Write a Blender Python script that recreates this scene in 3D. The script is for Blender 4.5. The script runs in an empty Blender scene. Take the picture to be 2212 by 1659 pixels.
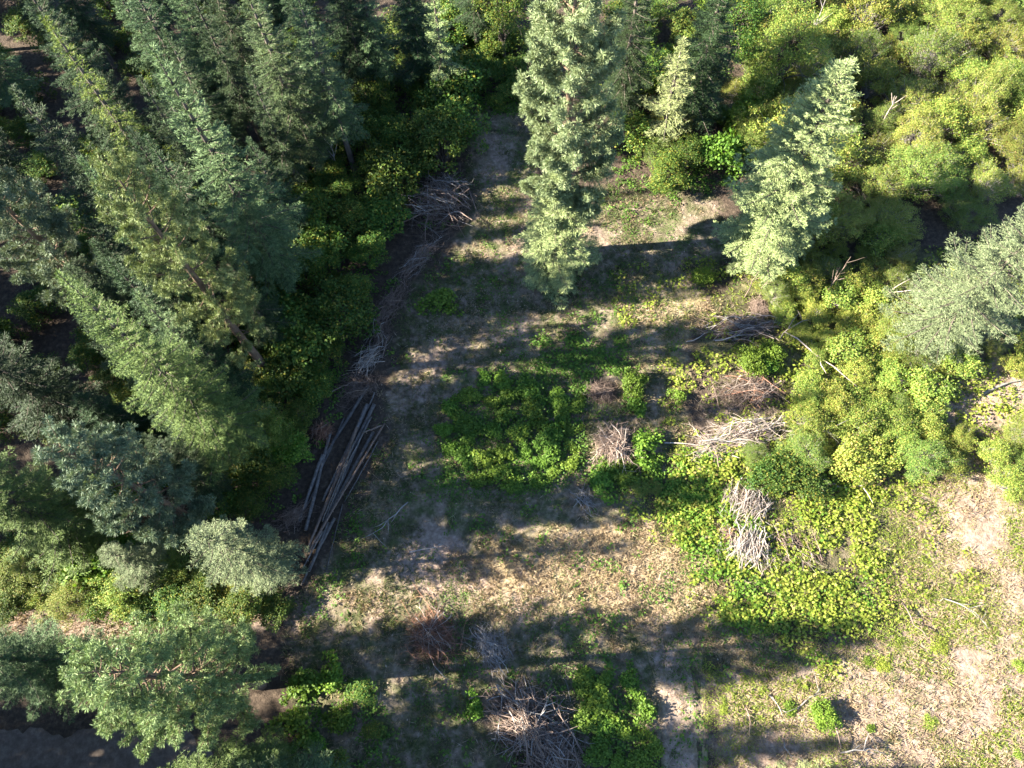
import bpy, math, random
import numpy as np
from mathutils import Matrix, Vector

# ------------------------------------------------------------------ scene, camera, sky, sun
sc = bpy.context.scene
col = sc.collection
W0, H0, FPX, ALT = 2212.0, 1659.0, 1562.0, 45.0       # photo frame used for measuring, focal length in its pixels, flying height
_d = np.array([44.0, -700.0, -FPX]); _d /= np.linalg.norm(_d)   # straight down, in camera axes
_Z = -_d
_Y = np.array([0, 1.0, 0]); _Y -= _Z * _Y.dot(_Z); _Y /= np.linalg.norm(_Y)
_X = np.cross(_Y, _Z)
CM = np.array([_X, _Y, _Z])                            # world = CM @ camera
cam_d = bpy.data.cameras.new('camera'); cam = bpy.data.objects.new('camera', cam_d); col.objects.link(cam)
cam_d.sensor_width = 36; cam_d.lens = 36 * FPX / W0; cam_d.clip_start = 0.5; cam_d.clip_end = 3000
cam.matrix_world = Matrix.Translation((0, 0, ALT)) @ Matrix(CM.tolist()).to_4x4()
sc.camera = cam

SUN_EL, SUN_AZ = math.radians(27), math.radians(185)   # azimuth of the sun seen from the ground, from +X counter-clockwise
wd = bpy.data.worlds.new('World'); sc.world = wd; wd.use_nodes = True
nt = wd.node_tree; nt.nodes.clear()
sky = nt.nodes.new('ShaderNodeTexSky'); sky.sky_type = 'NISHITA'; sky.sun_disc = False
sky.sun_elevation = SUN_EL; sky.sun_rotation = math.radians(90) - SUN_AZ; sky.altitude = 1500; sky.air_density = 0.85; sky.dust_density = 0.2; sky.ozone_density = 2.5
bg = nt.nodes.new('ShaderNodeBackground'); bg.inputs[1].default_value = 0.064
wo = nt.nodes.new('ShaderNodeOutputWorld')
nt.links.new(sky.outputs[0], bg.inputs[0]); nt.links.new(bg.outputs[0], wo.inputs[0])
sl = bpy.data.lights.new('sun', 'SUN'); sl.energy = 5.0; sl.angle = math.radians(0.55); sl.color = (1.0, 0.93, 0.79)
so = bpy.data.objects.new('sun', sl); col.objects.link(so)
sv = Vector((math.cos(SUN_EL) * math.cos(SUN_AZ), math.cos(SUN_EL) * math.sin(SUN_AZ), math.sin(SUN_EL)))
so.rotation_euler = sv.to_track_quat('Z', 'Y').to_euler(); so.location = (-60, 0, 80)
sc.view_settings.view_transform = 'Standard'; sc.view_settings.look = 'None'
sc.view_settings.exposure = 3.0; sc.view_settings.gamma = 1.0; sc.view_settings.use_curve_mapping = False
sc.cycles.max_bounces = 4; sc.cycles.diffuse_bounces = 2; sc.cycles.transmission_bounces = 2; sc.cycles.transparent_max_bounces = 4

# ------------------------------------------------------------------ helpers
def at(px, py, z=0.0):                                  # a pixel of the photo frame -> the point of the place at height z
    v = CM @ np.array([px - W0 / 2, -(py - H0 / 2), -FPX]); t = (z - ALT) / v[2]
    return np.array([v[0] * t, v[1] * t, z])
def pix(p):
    c = CM.T @ (np.array(p, float) - [0, 0, ALT]); return (W0 / 2 - FPX * c[0] / c[2], H0 / 2 + FPX * c[1] / c[2])

def tag(o, label=None, cat=None, group=None, kind=None):
    if label: o['label'] = label
    if cat: o['category'] = cat
    if group: o['group'] = group
    if kind: o['kind'] = kind
    return o
def mesh_np(name, V, faces, mat, smooth=False):         # faces: list of int arrays (n,3) or (n,4)
    V = np.asarray(V, np.float32); me = bpy.data.meshes.new(name)
    faces = [np.asarray(f, np.int32) for f in faces if len(f)]
    me.vertices.add(len(V)); me.vertices.foreach_set('co', V.ravel())
    li = np.concatenate([f.ravel() for f in faces]); tot = np.concatenate([np.full(len(f), f.shape[1], np.int32) for f in faces])
    me.loops.add(len(li)); me.loops.foreach_set('vertex_index', li)
    me.polygons.add(len(tot)); me.polygons.foreach_set('loop_start', np.concatenate([[0], np.cumsum(tot)[:-1]]).astype(np.int32))
    me.polygons.foreach_set('loop_total', tot)
    if smooth: me.polygons.foreach_set('use_smooth', np.ones(len(tot), bool))
    me.materials.append(mat); me.update(calc_edges=True); me.validate()
    return me
def obj(name, me, parent=None):
    o = bpy.data.objects.new(name, me); col.objects.link(o); o.parent = parent
    return o
def empty(name, loc=(0, 0, 0), rz=0):
    o = bpy.data.objects.new(name, None); col.objects.link(o); o.location = loc; o.rotation_euler = (0, 0, rz); o.empty_display_size = .3
    return o
def nrm(v):
    return v / np.maximum(np.linalg.norm(v, axis=-1, keepdims=True), 1e-9)

class Blades:                                            # thin four-cornered leaves / needle sprays
    def __init__(s): s.V = []
    def add(s, base, d, nvec, length, width, mid=0.45):
        d = nrm(d); side = nrm(np.cross(d, nvec)); n2 = np.cross(side, d)
        L = np.asarray(length).reshape(-1, 1); Wd = np.asarray(width).reshape(-1, 1)
        m = base + d * L * mid + n2 * Wd * .12
        s.V.append(np.stack([base, m + side * Wd * .5, base + d * L, m - side * Wd * .5], 1))
    def mesh(s, name, mat):
        V = np.concatenate(s.V).reshape(-1, 3); return mesh_np(name, V, [np.arange(len(V)).reshape(-1, 4)], mat)
class Tubes:
    def __init__(s): s.V = []; s.Q = []; s.T = []; s.n = 0
    def add(s, P, R, k=5, cap=True):
        P = np.asarray(P, float); R = np.asarray(R, float); n = len(P)
        T = nrm(np.gradient(P, axis=0)); ref = np.array([0, 0, 1.0]) if abs(T[0][2]) < .85 else np.array([1.0, 0, 0])
        A = nrm(np.cross(T, ref)); B = np.cross(T, A); an = np.arange(k) * 2 * math.pi / k
        ring = P[:, None] + R[:, None, None] * (A[:, None] * np.cos(an)[None, :, None] + B[:, None] * np.sin(an)[None, :, None])
        s.V.append(ring.reshape(-1, 3)); i = np.arange(n - 1)[:, None] * k; j = np.arange(k)[None]; j2 = (j + 1) % k
        s.Q.append((np.stack([i + j, i + j2, i + k + j2, i + k + j], -1).reshape(-1, 4)) + s.n)
        if cap:
            for e in (0, n - 1):
                b = s.n + e * k
                s.T.append(np.array([[b, b + q, b + q + 1] for q in range(1, k - 1)]))
        s.n += n * k
    def join(s, o):
        s.V += o.V; s.Q += [q + s.n for q in o.Q]; s.T += [t + s.n for t in o.T]; s.n += o.n; return s
    def mesh(s, name, mat, smooth=True):
        return mesh_np(name, np.concatenate(s.V), [np.concatenate(s.Q)] + ([np.concatenate(s.T)] if s.T else []), mat, smooth)

def hash2(ix, iy, seed):
    h = (ix.astype(np.int64) * 374761393 + iy.astype(np.int64) * 668265263 + seed * 1442695041) & 0xffffffff
    h = ((h ^ (h >> 13)) * 1274126177) & 0xffffffff
    return ((h ^ (h >> 16)) & 0xffff) / 65535.0
def vnoise(x, y, seed=0):
    ix = np.floor(x); iy = np.floor(y); fx = x - ix; fy = y - iy; fx = fx * fx * (3 - 2 * fx); fy = fy * fy * (3 - 2 * fy)
    ix = ix.astype(np.int64); iy = iy.astype(np.int64)
    a = hash2(ix, iy, seed); b = hash2(ix + 1, iy, seed); c = hash2(ix, iy + 1, seed); d = hash2(ix + 1, iy + 1, seed)
    return (a * (1 - fx) + b * fx) * (1 - fy) + (c * (1 - fx) + d * fx) * fy
def fbm(x, y, seed=0, oct=4):
    v = 0; a = .5; t = 0
    for o in range(oct): v = v + a * vnoise(x * 2 ** o, y * 2 ** o, seed + o * 17); t += a; a *= .5
    return v / t
def pinpoly(x, y, poly):
    ins = np.zeros(x.shape, bool); n = len(poly)
    for i in range(n):
        x1, y1 = poly[i]; x2, y2 = poly[(i + 1) % n]
        if y1 == y2: continue
        c = ((y1 > y) != (y2 > y)) & (x < (x2 - x1) * (y - y1) / (y2 - y1) + x1); ins ^= c
    return ins
def gpoly(pts): return [tuple(at(*p)[:2]) for p in pts]  # outline read off the photo, laid on the ground in metres
def inside(x, y, poly, rag=1.0, seed=3):                 # ragged-edged membership of ground points
    x = np.asarray(x, float); y = np.asarray(y, float)
    return pinpoly(x + (fbm(x * .6, y * .6, seed, 3) - .5) * 3 * rag, y + (fbm(x * .6 + 40, y * .6, seed + 5, 3) - .5) * 3 * rag, poly)
def ground_z(x, y):
    x = np.asarray(x, float); y = np.asarray(y, float)
    return (fbm(x * .12, y * .12, 5, 3) - .5) * .5 + (fbm(x * .7, y * .7, 9, 3) - .5) * .16
def gz(x, y): return float(ground_z(np.array([x]), np.array([y]))[0])

# ------------------------------------------------------------------ materials
def new_mat(name):
    m = bpy.data.materials.new(name); m.use_nodes = True; m.node_tree.nodes.clear(); return m, m.node_tree.nodes, m.node_tree.links
def ramp(N, stops):
    r = N.new('ShaderNodeValToRGB'); e = r.color_ramp.elements
    while len(e) < len(stops): e.new(.5)
    for k, (p, c) in enumerate(stops): e[k].position = p; e[k].color = (*c, 1)
    return r
def leaf_mat(name, stops, trans=.3, rough=.55, spec=.35, tint=(1.15, 1.1, .6), objvar=.25, huevar=.018):
    m, N, L = new_mat(name)
    geo = N.new('ShaderNodeNewGeometry'); r = ramp(N, stops); L.new(geo.outputs['Random Per Island'], r.inputs[0])
    oi = N.new('ShaderNodeObjectInfo'); mr = N.new('ShaderNodeMapRange')
    mr.inputs[3].default_value = 1 - objvar; mr.inputs[4].default_value = 1 + objvar; L.new(oi.outputs['Random'], mr.inputs[0])
    hs = N.new('ShaderNodeHueSaturation'); L.new(mr.outputs[0], hs.inputs['Value']); L.new(r.outputs[0], hs.inputs['Color'])
    m2 = N.new('ShaderNodeMapRange'); m2.inputs[3].default_value = .5 - huevar; m2.inputs[4].default_value = .5 + huevar
    fr = N.new('ShaderNodeMath'); fr.operation = 'FRACT'; mu = N.new('ShaderNodeMath'); mu.operation = 'MULTIPLY'; mu.inputs[1].default_value = 7.31
    L.new(oi.outputs['Random'], mu.inputs[0]); L.new(mu.outputs[0], fr.inputs[0]); L.new(fr.outputs[0], m2.inputs[0]); L.new(m2.outputs[0], hs.inputs['Hue'])
    p = N.new('ShaderNodeBsdfPrincipled'); p.inputs['Roughness'].default_value = rough; p.inputs['Specular IOR Level'].default_value = spec
    L.new(hs.outputs[0], p.inputs['Base Color'])
    t = N.new('ShaderNodeBsdfTranslucent'); tm = N.new('ShaderNodeMix'); tm.data_type = 'RGBA'; tm.blend_type = 'MULTIPLY'
    tm.inputs[0].default_value = 1; tm.inputs[7].default_value = (*tint, 1); L.new(hs.outputs[0], tm.inputs[6]); L.new(tm.outputs[2], t.inputs[0])
    mx = N.new('ShaderNodeMixShader'); mx.inputs[0].default_value = trans; L.new(p.outputs[0], mx.inputs[1]); L.new(t.outputs[0], mx.inputs[2])
    o = N.new('ShaderNodeOutputMaterial'); L.new(mx.outputs[0], o.inputs[0]); return m
def bark_mat(name, c1, c2, scale=6.0, rough=.9, stretch=.25):
    m, N, L = new_mat(name)
    tc = N.new('ShaderNodeTexCoord'); mp = N.new('ShaderNodeMapping'); mp.inputs[3].default_value = (1, 1, stretch); L.new(tc.outputs['Object'], mp.inputs[0])
    nz = N.new('ShaderNodeTexNoise'); nz.inputs['Scale'].default_value = scale; nz.inputs['Detail'].default_value = 6; nz.inputs['Roughness'].default_value = .7
    L.new(mp.outputs[0], nz.inputs[0]); r = ramp(N, [(.3, c1), (.7, c2)]); L.new(nz.outputs[0], r.inputs[0])
    oi = N.new('ShaderNodeObjectInfo'); mr = N.new('ShaderNodeMapRange'); mr.inputs[3].default_value = .7; mr.inputs[4].default_value = 1.3; L.new(oi.outputs['Random'], mr.inputs[0])
    hs = N.new('ShaderNodeHueSaturation'); L.new(mr.outputs[0], hs.inputs['Value']); L.new(r.outputs[0], hs.inputs['Color'])
    p = N.new('ShaderNodeBsdfPrincipled'); p.inputs['Roughness'].default_value = rough; p.inputs['Specular IOR Level'].default_value = .2
    L.new(hs.outputs[0], p.inputs['Base Color'])
    b = N.new('ShaderNodeBump'); b.inputs['Strength'].default_value = .6; b.inputs['Distance'].default_value = .02; L.new(nz.outputs[0], b.inputs['Height']); L.new(b.outputs[0], p.inputs['Normal'])
    o = N.new('ShaderNodeOutputMaterial'); L.new(p.outputs[0], o.inputs[0]); return m

M = {}
M['fir'] = leaf_mat('fir_needles', [(0, (.045, .08, .033)), (.5, (.08, .125, .048)), (1, (.13, .18, .075))], .13, .65, .2, objvar=.18)
M['firshade'] = leaf_mat('dark_fir_needles', [(0, (.016, .034, .013)), (.5, (.028, .052, .019)), (1, (.048, .078, .029))], .13, .65, .2, objvar=.25)  # shade cast by neighbouring trees, put into the needle colour
M['greyfir'] = leaf_mat('grey_green_fir_needles', [(0, (.08, .11, .055)), (.5, (.13, .165, .08)), (1, (.19, .225, .115))], .13, .65, .22, objvar=.06)
M['palepine'] = leaf_mat('pale_pine_needles', [(0, (.10, .135, .062)), (.5, (.175, .21, .095)), (1, (.27, .30, .15))], .13, .6, .25, objvar=.05)
M['bluepine'] = leaf_mat('blue_green_pine_needles', [(0, (.055, .09, .052)), (.5, (.095, .135, .078)), (1, (.17, .21, .125))], .13, .6, .25, objvar=.1)
M['firgreen'] = leaf_mat('yellow_green_fir_needles', [(0, (.05, .088, .024)), (.5, (.088, .135, .034)), (1, (.14, .19, .05))], .13, .65, .2, objvar=.12)
M['pale'] = leaf_mat('pale_fir_needles', [(0, (.135, .178, .07)), (.5, (.22, .265, .105)), (1, (.31, .35, .155))], .13, .65, .22, objvar=.06)
M['pine'] = leaf_mat('pine_needles', [(0, (.075, .115, .04)), (.5, (.135, .185, .062)), (1, (.22, .27, .1))], .13, .6, .25, objvar=.12)
M['larch'] = leaf_mat('soft_larch_needles', [(0, (.07, .12, .025)), (.6, (.13, .185, .035)), (1, (.19, .235, .05))], .3, .65, .2)
M['maple'] = leaf_mat('dark_shrub_leaves', [(0, (.035, .08, .014)), (.55, (.068, .125, .02)), (.85, (.115, .16, .024)), (1, (.22, .19, .03))], .36, .6, .22)
M['yshrub'] = leaf_mat('yellow_green_shrub_leaves', [(0, (.10, .16, .028)), (.5, (.185, .24, .042)), (.88, (.29, .315, .07)), (1, (.40, .29, .08))], .42, .6, .22, objvar=.25, huevar=.02)
M['hawthorn'] = leaf_mat('thicket_leaves', [(0, (.085, .14, .025)), (.5, (.155, .21, .04)), (.9, (.24, .26, .065)), (1, (.33, .22, .08))], .38, .6, .22, objvar=.28, huevar=.03)
M['bush'] = leaf_mat('fresh_green_bush_leaves', [(0, (.06, .115, .014)), (.5, (.105, .185, .02)), (1, (.175, .26, .036))], .42, .6, .25)
M['ground_leaf'] = leaf_mat('ground_cover_leaves', [(0, (.12, .185, .022)), (.5, (.20, .27, .036)), (.9, (.30, .35, .06)), (1, (.38, .31, .09))], .42, .6, .22)
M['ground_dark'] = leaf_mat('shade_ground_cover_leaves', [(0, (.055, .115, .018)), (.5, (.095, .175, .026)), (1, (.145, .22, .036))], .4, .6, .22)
M['straw'] = leaf_mat('dry_grass', [(0, (.24, .18, .10)), (.5, (.32, .25, .145)), (.85, (.40, .325, .20)), (1, (.22, .21, .08))], .25, .7, .2, (1.1, 1, .7))
M['grass'] = leaf_mat('green_grass', [(0, (.05, .08, .02)), (.6, (.09, .12, .035)), (1, (.20, .18, .08))], .3, .6, .3)
M['litter'] = leaf_mat('fallen_leaves', [(0, (.13, .10, .06)), (.5, (.24, .19, .12)), (1, (.36, .30, .21))], .15, .7, .2, (1, 1, .8))
M['needle_litter'] = leaf_mat('brown_needle_litter', [(0, (.06, .04, .03)), (.5, (.12, .08, .06)), (1, (.24, .17, .13))], .1, .8, .1, (1, 1, .8))
M['bark'] = bark_mat('grey_brown_bark', (.05, .04, .033), (.14, .115, .095))
M['pinebark'] = bark_mat('reddish_pine_bark', (.07, .045, .03), (.2, .135, .095))
M['logbark'] = bark_mat('weathered_log_bark', (.045, .04, .037), (.17, .15, .135), 5)
M['cut'] = bark_mat('cut_log_end', (.28, .19, .11), (.42, .3, .18), 9)
M['deadgrey'] = bark_mat('silver_grey_dead_wood', (.17, .15, .135), (.36, .325, .295), 5)
M['deadpale'] = bark_mat('sun_bleached_dead_wood', (.22, .175, .145), (.39, .325, .275), 5)
M['deadbrown'] = bark_mat('brown_dead_wood', (.10, .07, .056), (.25, .185, .148), 5)
M['deadred'] = bark_mat('red_brown_dead_twigs', (.16, .075, .045), (.34, .18, .12), 5)

def ground_material():
    m, N, L = new_mat('forest_ground')
    at_ = N.new('ShaderNodeAttribute'); at_.attribute_name = 'cover'; sp = N.new('ShaderNodeSeparateColor'); L.new(at_.outputs['Color'], sp.inputs[0])
    tc = N.new('ShaderNodeTexCoord')
    def noise(s, d=6, rg=.65):
        n = N.new('ShaderNodeTexNoise'); n.inputs['Scale'].default_value = s; n.inputs['Detail'].default_value = d; n.inputs['Roughness'].default_value = rg
        L.new(tc.outputs['Object'], n.inputs[0]); return n
    fine = noise(3.2); mid = noise(.55); big = noise(.16, 4)
    litter = ramp(N, [(.3, (.035, .026, .02)), (.55, (.075, .055, .04)), (.75, (.14, .105, .075))]); L.new(fine.outputs[0], litter.inputs[0])
    soil = ramp(N, [(.3, (.17, .118, .088)), (.5, (.29, .212, .165)), (.72, (.43, .335, .265))]); L.new(fine.outputs[0], soil.inputs[0])
    straw = ramp(N, [(.28, (.17, .125, .065)), (.5, (.31, .24, .13)), (.72, (.46, .37, .225))]); L.new(fine.outputs[0], straw.inputs[0])
    green = ramp(N, [(.3, (.04, .055, .018)), (.55, (.075, .095, .03)), (.75, (.14, .13, .06))]); L.new(fine.outputs[0], green.inputs[0])
    def soft(ch, lo=.25, hi=.75, nz=mid, amt=.55):       # ragged edge: cover weight + noise
        s = N.new('ShaderNodeMath'); s.operation = 'SUBTRACT'; L.new(nz.outputs[0], s.inputs[0]); s.inputs[1].default_value = .5
        a = N.new('ShaderNodeMath'); a.operation = 'MULTIPLY_ADD'; L.new(s.outputs[0], a.inputs[0]); a.inputs[1].default_value = amt * 2; L.new(ch, a.inputs[2])
        r = N.new('ShaderNodeMapRange'); r.interpolation_type = 'SMOOTHSTEP'; r.inputs[1].default_value = lo; r.inputs[2].default_value = hi; L.new(a.outputs[0], r.inputs[0]); return r
    def mix(f, a, b):
        x = N.new('ShaderNodeMix'); x.data_type = 'RGBA'; L.new(f.outputs[0], x.inputs[0]); L.new(a, x.inputs[6]); L.new(b, x.inputs[7]); return x.outputs[2]
    c = mix(soft(sp.outputs[1]), litter.outputs[0], green.outputs[0])
    c = mix(soft(sp.outputs[2], amt=.45), c, straw.outputs[0])
    c = mix(soft(sp.outputs[0], nz=noise(.9), amt=.6), c, soil.outputs[0])
    p = N.new('ShaderNodeBsdfPrincipled'); p.inputs['Roughness'].default_value = .95; p.inputs['Specular IOR Level'].default_value = .15; L.new(c, p.inputs['Base Color'])
    b = N.new('ShaderNodeBump'); b.inputs['Strength'].default_value = 1.0; b.inputs['Distance'].default_value = .2; L.new(noise(4.5, 8, .75).outputs[0], b.inputs['Height']); L.new(b.outputs[0], p.inputs['Normal'])
    o = N.new('ShaderNodeOutputMaterial'); L.new(p.outputs[0], o.inputs[0]); return m
M['ground'] = ground_material()
def soil_material(name, c1, c2, c3):
    m, N, L = new_mat(name); tc = N.new('ShaderNodeTexCoord')
    n = N.new('ShaderNodeTexNoise'); n.inputs['Scale'].default_value = 2.2; n.inputs['Detail'].default_value = 8; n.inputs['Roughness'].default_value = .7; L.new(tc.outputs['Object'], n.inputs[0])
    r = ramp(N, [(.3, c1), (.5, c2), (.72, c3)]); L.new(n.outputs[0], r.inputs[0])
    p = N.new('ShaderNodeBsdfPrincipled'); p.inputs['Roughness'].default_value = .95; p.inputs['Specular IOR Level'].default_value = .15; L.new(r.outputs[0], p.inputs['Base Color'])
    b = N.new('ShaderNodeBump'); b.inputs['Strength'].default_value = .6; b.inputs['Distance'].default_value = .06; L.new(n.outputs[0], b.inputs['Height']); L.new(b.outputs[0], p.inputs['Normal'])
    o = N.new('ShaderNodeOutputMaterial'); L.new(p.outputs[0], o.inputs[0]); return m
M['soil'] = soil_material('track_soil', (.15, .105, .08), (.25, .185, .145), (.36, .28, .22))
M['road'] = soil_material('gravel_road', (.07, .054, .044), (.12, .094, .076), (.19, .155, .125))

# ------------------------------------------------------------------ regions of the ground (outlines in metres)
P_CLEAR = gpoly([(985, 215), (1150, 200), (1180, 430), (1300, 400), (1560, 410), (1600, 560), (1490, 680), (1460, 1000), (1440, 1120), (1600, 1330), (1740, 1430), (1540, 1420), (1540, 1700), (640, 1700), (620, 1290), (700, 1240), (830, 960), (850, 700), (930, 560), (1010, 500)])
P_STRAW = gpoly([(1120, 1140), (1430, 1125), (1560, 1290), (1740, 1440), (1540, 1420), (1300, 1360), (1060, 1320), (960, 1260)])
P_STRAW2 = gpoly([(1310, 640), (1480, 560), (1560, 640), (1500, 720), (1460, 1000), (1400, 900), (1420, 760)])
P_RIGHT = gpoly([(1540, 1425), (1770, 1435), (1890, 1370), (1960, 1190), (1850, 1040), (2000, 1000), (2260, 930), (2260, 1720), (1540, 1720)])
P_RSOIL = gpoly([(1990, 790), (2250, 760), (2250, 960), (2050, 930)])
P_BARE1 = gpoly([(850, 1190), (1000, 1150), (1080, 1270), (1290, 1310), (1270, 1350), (1100, 1325), (860, 1290)])
P_BARE2 = gpoly([(1010, 270), (1110, 280), (1120, 400), (1030, 420)])
P_BARE3 = gpoly([(1070, 500), (1190, 470), (1340, 430), (1400, 520), (1180, 640), (1080, 620)])
P_BARE4 = gpoly([(860, 760), (1000, 700), (1180, 650), (1180, 720), (1000, 780), (920, 880), (830, 900)])
P_BARE5 = gpoly([(1480, 900), (1560, 800), (1700, 820), (1730, 940), (1560, 1000), (1490, 970)])
P_ROADSIDE = gpoly([(-250, 1285), (640, 1285), (900, 1250), (900, 1340), (620, 1370), (250, 1380), (-250, 1420)])
P_THICK = gpoly([(1400, 1060), (1500, 940), (1700, 980), (1880, 1030), (1980, 1180), (1910, 1370), (1770, 1440), (1630, 1350), (1520, 1260), (1430, 1130)])
P_RIM = gpoly([(1330, 1080), (1440, 900), (1720, 930), (1960, 980), (2120, 1180), (2010, 1400), (1800, 1500), (1600, 1400), (1480, 1290), (1380, 1150)])
P_MIDR = gpoly([(1490, 680), (1600, 560), (1700, 540), (2230, 500), (2260, 1000), (1850, 1040), (1560, 1000)])

# ------------------------------------------------------------------ ground sheet
def axis(lo, hi, step, far):
    mid = np.arange(lo, hi + 1e-6, step); g = np.cumsum(step * 1.35 ** np.arange(1, 24)); g = g[g < far]
    return np.concatenate([(lo - g)[::-1], mid, hi + g])
gx = axis(-52, 48, .34, 900); gy = axis(-9, 64, .34, 900)
GX, GY = np.meshgrid(gx, gy); GZ = ground_z(GX, GY)
# wheel ruts of the track are pressed into the ground
TRK = [at(*p)[:2] for p in [(1400, 1335), (1440, 1390), (1462, 1470), (1468, 1560), (1470, 1660), (1478, 1800)]]
def dist_path(x, y, pts):
    best = np.full(x.shape, 1e9)
    for a, b in zip(pts[:-1], pts[1:]):
        ab = b - a; t = np.clip(((x - a[0]) * ab[0] + (y - a[1]) * ab[1]) / ab.dot(ab), 0, 1)
        best = np.minimum(best, np.hypot(x - a[0] - t * ab[0], y - a[1] - t * ab[1]))
    return best
GZ -= .06 * np.exp(-(dist_path(GX, GY, TRK) / 1.5) ** 4)
V = np.stack([GX.ravel(), GY.ravel(), GZ.ravel()], 1); nx, ny = len(gx), len(gy)
ii = (np.arange(ny - 1)[:, None] * nx + np.arange(nx - 1)[None]).ravel()
gme = mesh_np('ground', V, [np.stack([ii, ii + 1, ii + nx + 1, ii + nx], 1)], M['ground'], True)
fx, fy = GX.ravel(), GY.ravel()
def msk(poly, rag=1.3, seed=3):
    m = inside(fx, fy, poly, rag, seed).astype(float).reshape(ny, nx)
    for _ in range(14): m[1:-1, 1:-1] = (m[1:-1, 1:-1] * 2 + m[:-2, 1:-1] + m[2:, 1:-1] + m[1:-1, :-2] + m[1:-1, 2:]) / 6
    return m.ravel()
soilw = np.maximum.reduce([msk(P_BARE1) * 1.0, msk(P_BARE2) * .6, msk(P_BARE3) * .55, msk(P_BARE4) * .65, msk(P_RSOIL) * .75, msk(P_ROADSIDE) * .7, msk(P_RIGHT) * .6, msk(P_CLEAR) * .43, msk(P_BARE5) * .5, msk(P_THICK) * .35])
greenw = np.maximum.reduce([msk(P_CLEAR) * .58, msk(P_MIDR) * .5, msk(P_THICK) * .5, np.full(fx.shape, .12)])
straww = np.maximum.reduce([msk(P_STRAW) * .85, msk(P_STRAW2) * .6, msk(P_RIGHT) * .5, msk(P_THICK) * .3, msk(P_MIDR) * .35, msk(P_CLEAR) * .2])
ca = gme.color_attributes.new('cover', 'FLOAT_COLOR', 'POINT')
ca.data.foreach_set('color', np.stack([soilw, greenw, straww, np.ones_like(soilw)], 1).astype(np.float32).ravel())
tag(obj('ground', gme), kind='structure')

# ------------------------------------------------------------------ dirt track and gravel road
def ribbon(name, pts, half, mat, prof=None, step=.35, lift=.02, rough=.13):
    P = [np.array(p) for p in pts]; S = [P[0]]
    for a, b in zip(P[:-1], P[1:]):
        n = max(2, int(np.linalg.norm(b - a) / step))
        S += [a + (b - a) * (k / n) for k in range(1, n + 1)]
    S = np.array(S)
    for _ in range(12): S[1:-1] = (S[:-2] + S[2:] + 2 * S[1:-1]) / 4
    T = nrm(np.gradient(S, axis=0)); Nn = np.stack([-T[:, 1], T[:, 0]], 1); u = np.linspace(-1, 1, 25)
    wv = half * (1 + (fbm(np.arange(len(S)) * .25, np.zeros(len(S)), 31, 3)[:, None] - .5) * .5)
    qn = np.arange(len(S))[:, None]; wv = wv * (1 + (fbm(qn * .8 + 60 * (u > 0), qn * 0., 37, 3) - .5) * .55 * np.abs(u) ** 3)
    X = S[:, 0:1] + Nn[:, 0:1] * wv * u; Yy = S[:, 1:2] + Nn[:, 1:2] * wv * u
    Zz = ground_z(X, Yy) + lift + (prof(u)[None] if prof is not None else 0) + (fbm(X * 1.6, Yy * 1.6, 77, 3) - .5) * rough - .16 * np.clip(np.abs(u) - .8, 0, 1)[None] / .2
    n, k = X.shape; i = (np.arange(n - 1)[:, None] * k + np.arange(k - 1)[None]).ravel()
    me = mesh_np(name, np.stack([X.ravel(), Yy.ravel(), Zz.ravel()], 1), [np.stack([i, i + 1, i + k + 1, i + k], 1)], mat, True)
    ca = me.color_attributes.new('cover', 'FLOAT_COLOR', 'POINT'); w = np.tile(1 - .75 * np.abs(u) ** 2, n)
    ca.data.foreach_set('color', np.stack([w * .62, w * 0 + .5, w * 0 + .5, w * 0 + 1], 1).astype(np.float32).ravel())
    return tag(obj(name, me), kind='structure')
ribbon('dirt_track', TRK, 1.9, M['ground'], lambda u: -.2 * np.exp(-((u + .72) / .09) ** 2) - .07 * np.exp(-((u - .6) / .14) ** 2))
ribbon('gravel_road', [at(*p)[:2] for p in [(-500, 1640), (-100, 1675), (120, 1680), (330, 1670), (520, 1740), (700, 1880)]], 2.6, M['road'], lift=.06, rough=.05)

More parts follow.
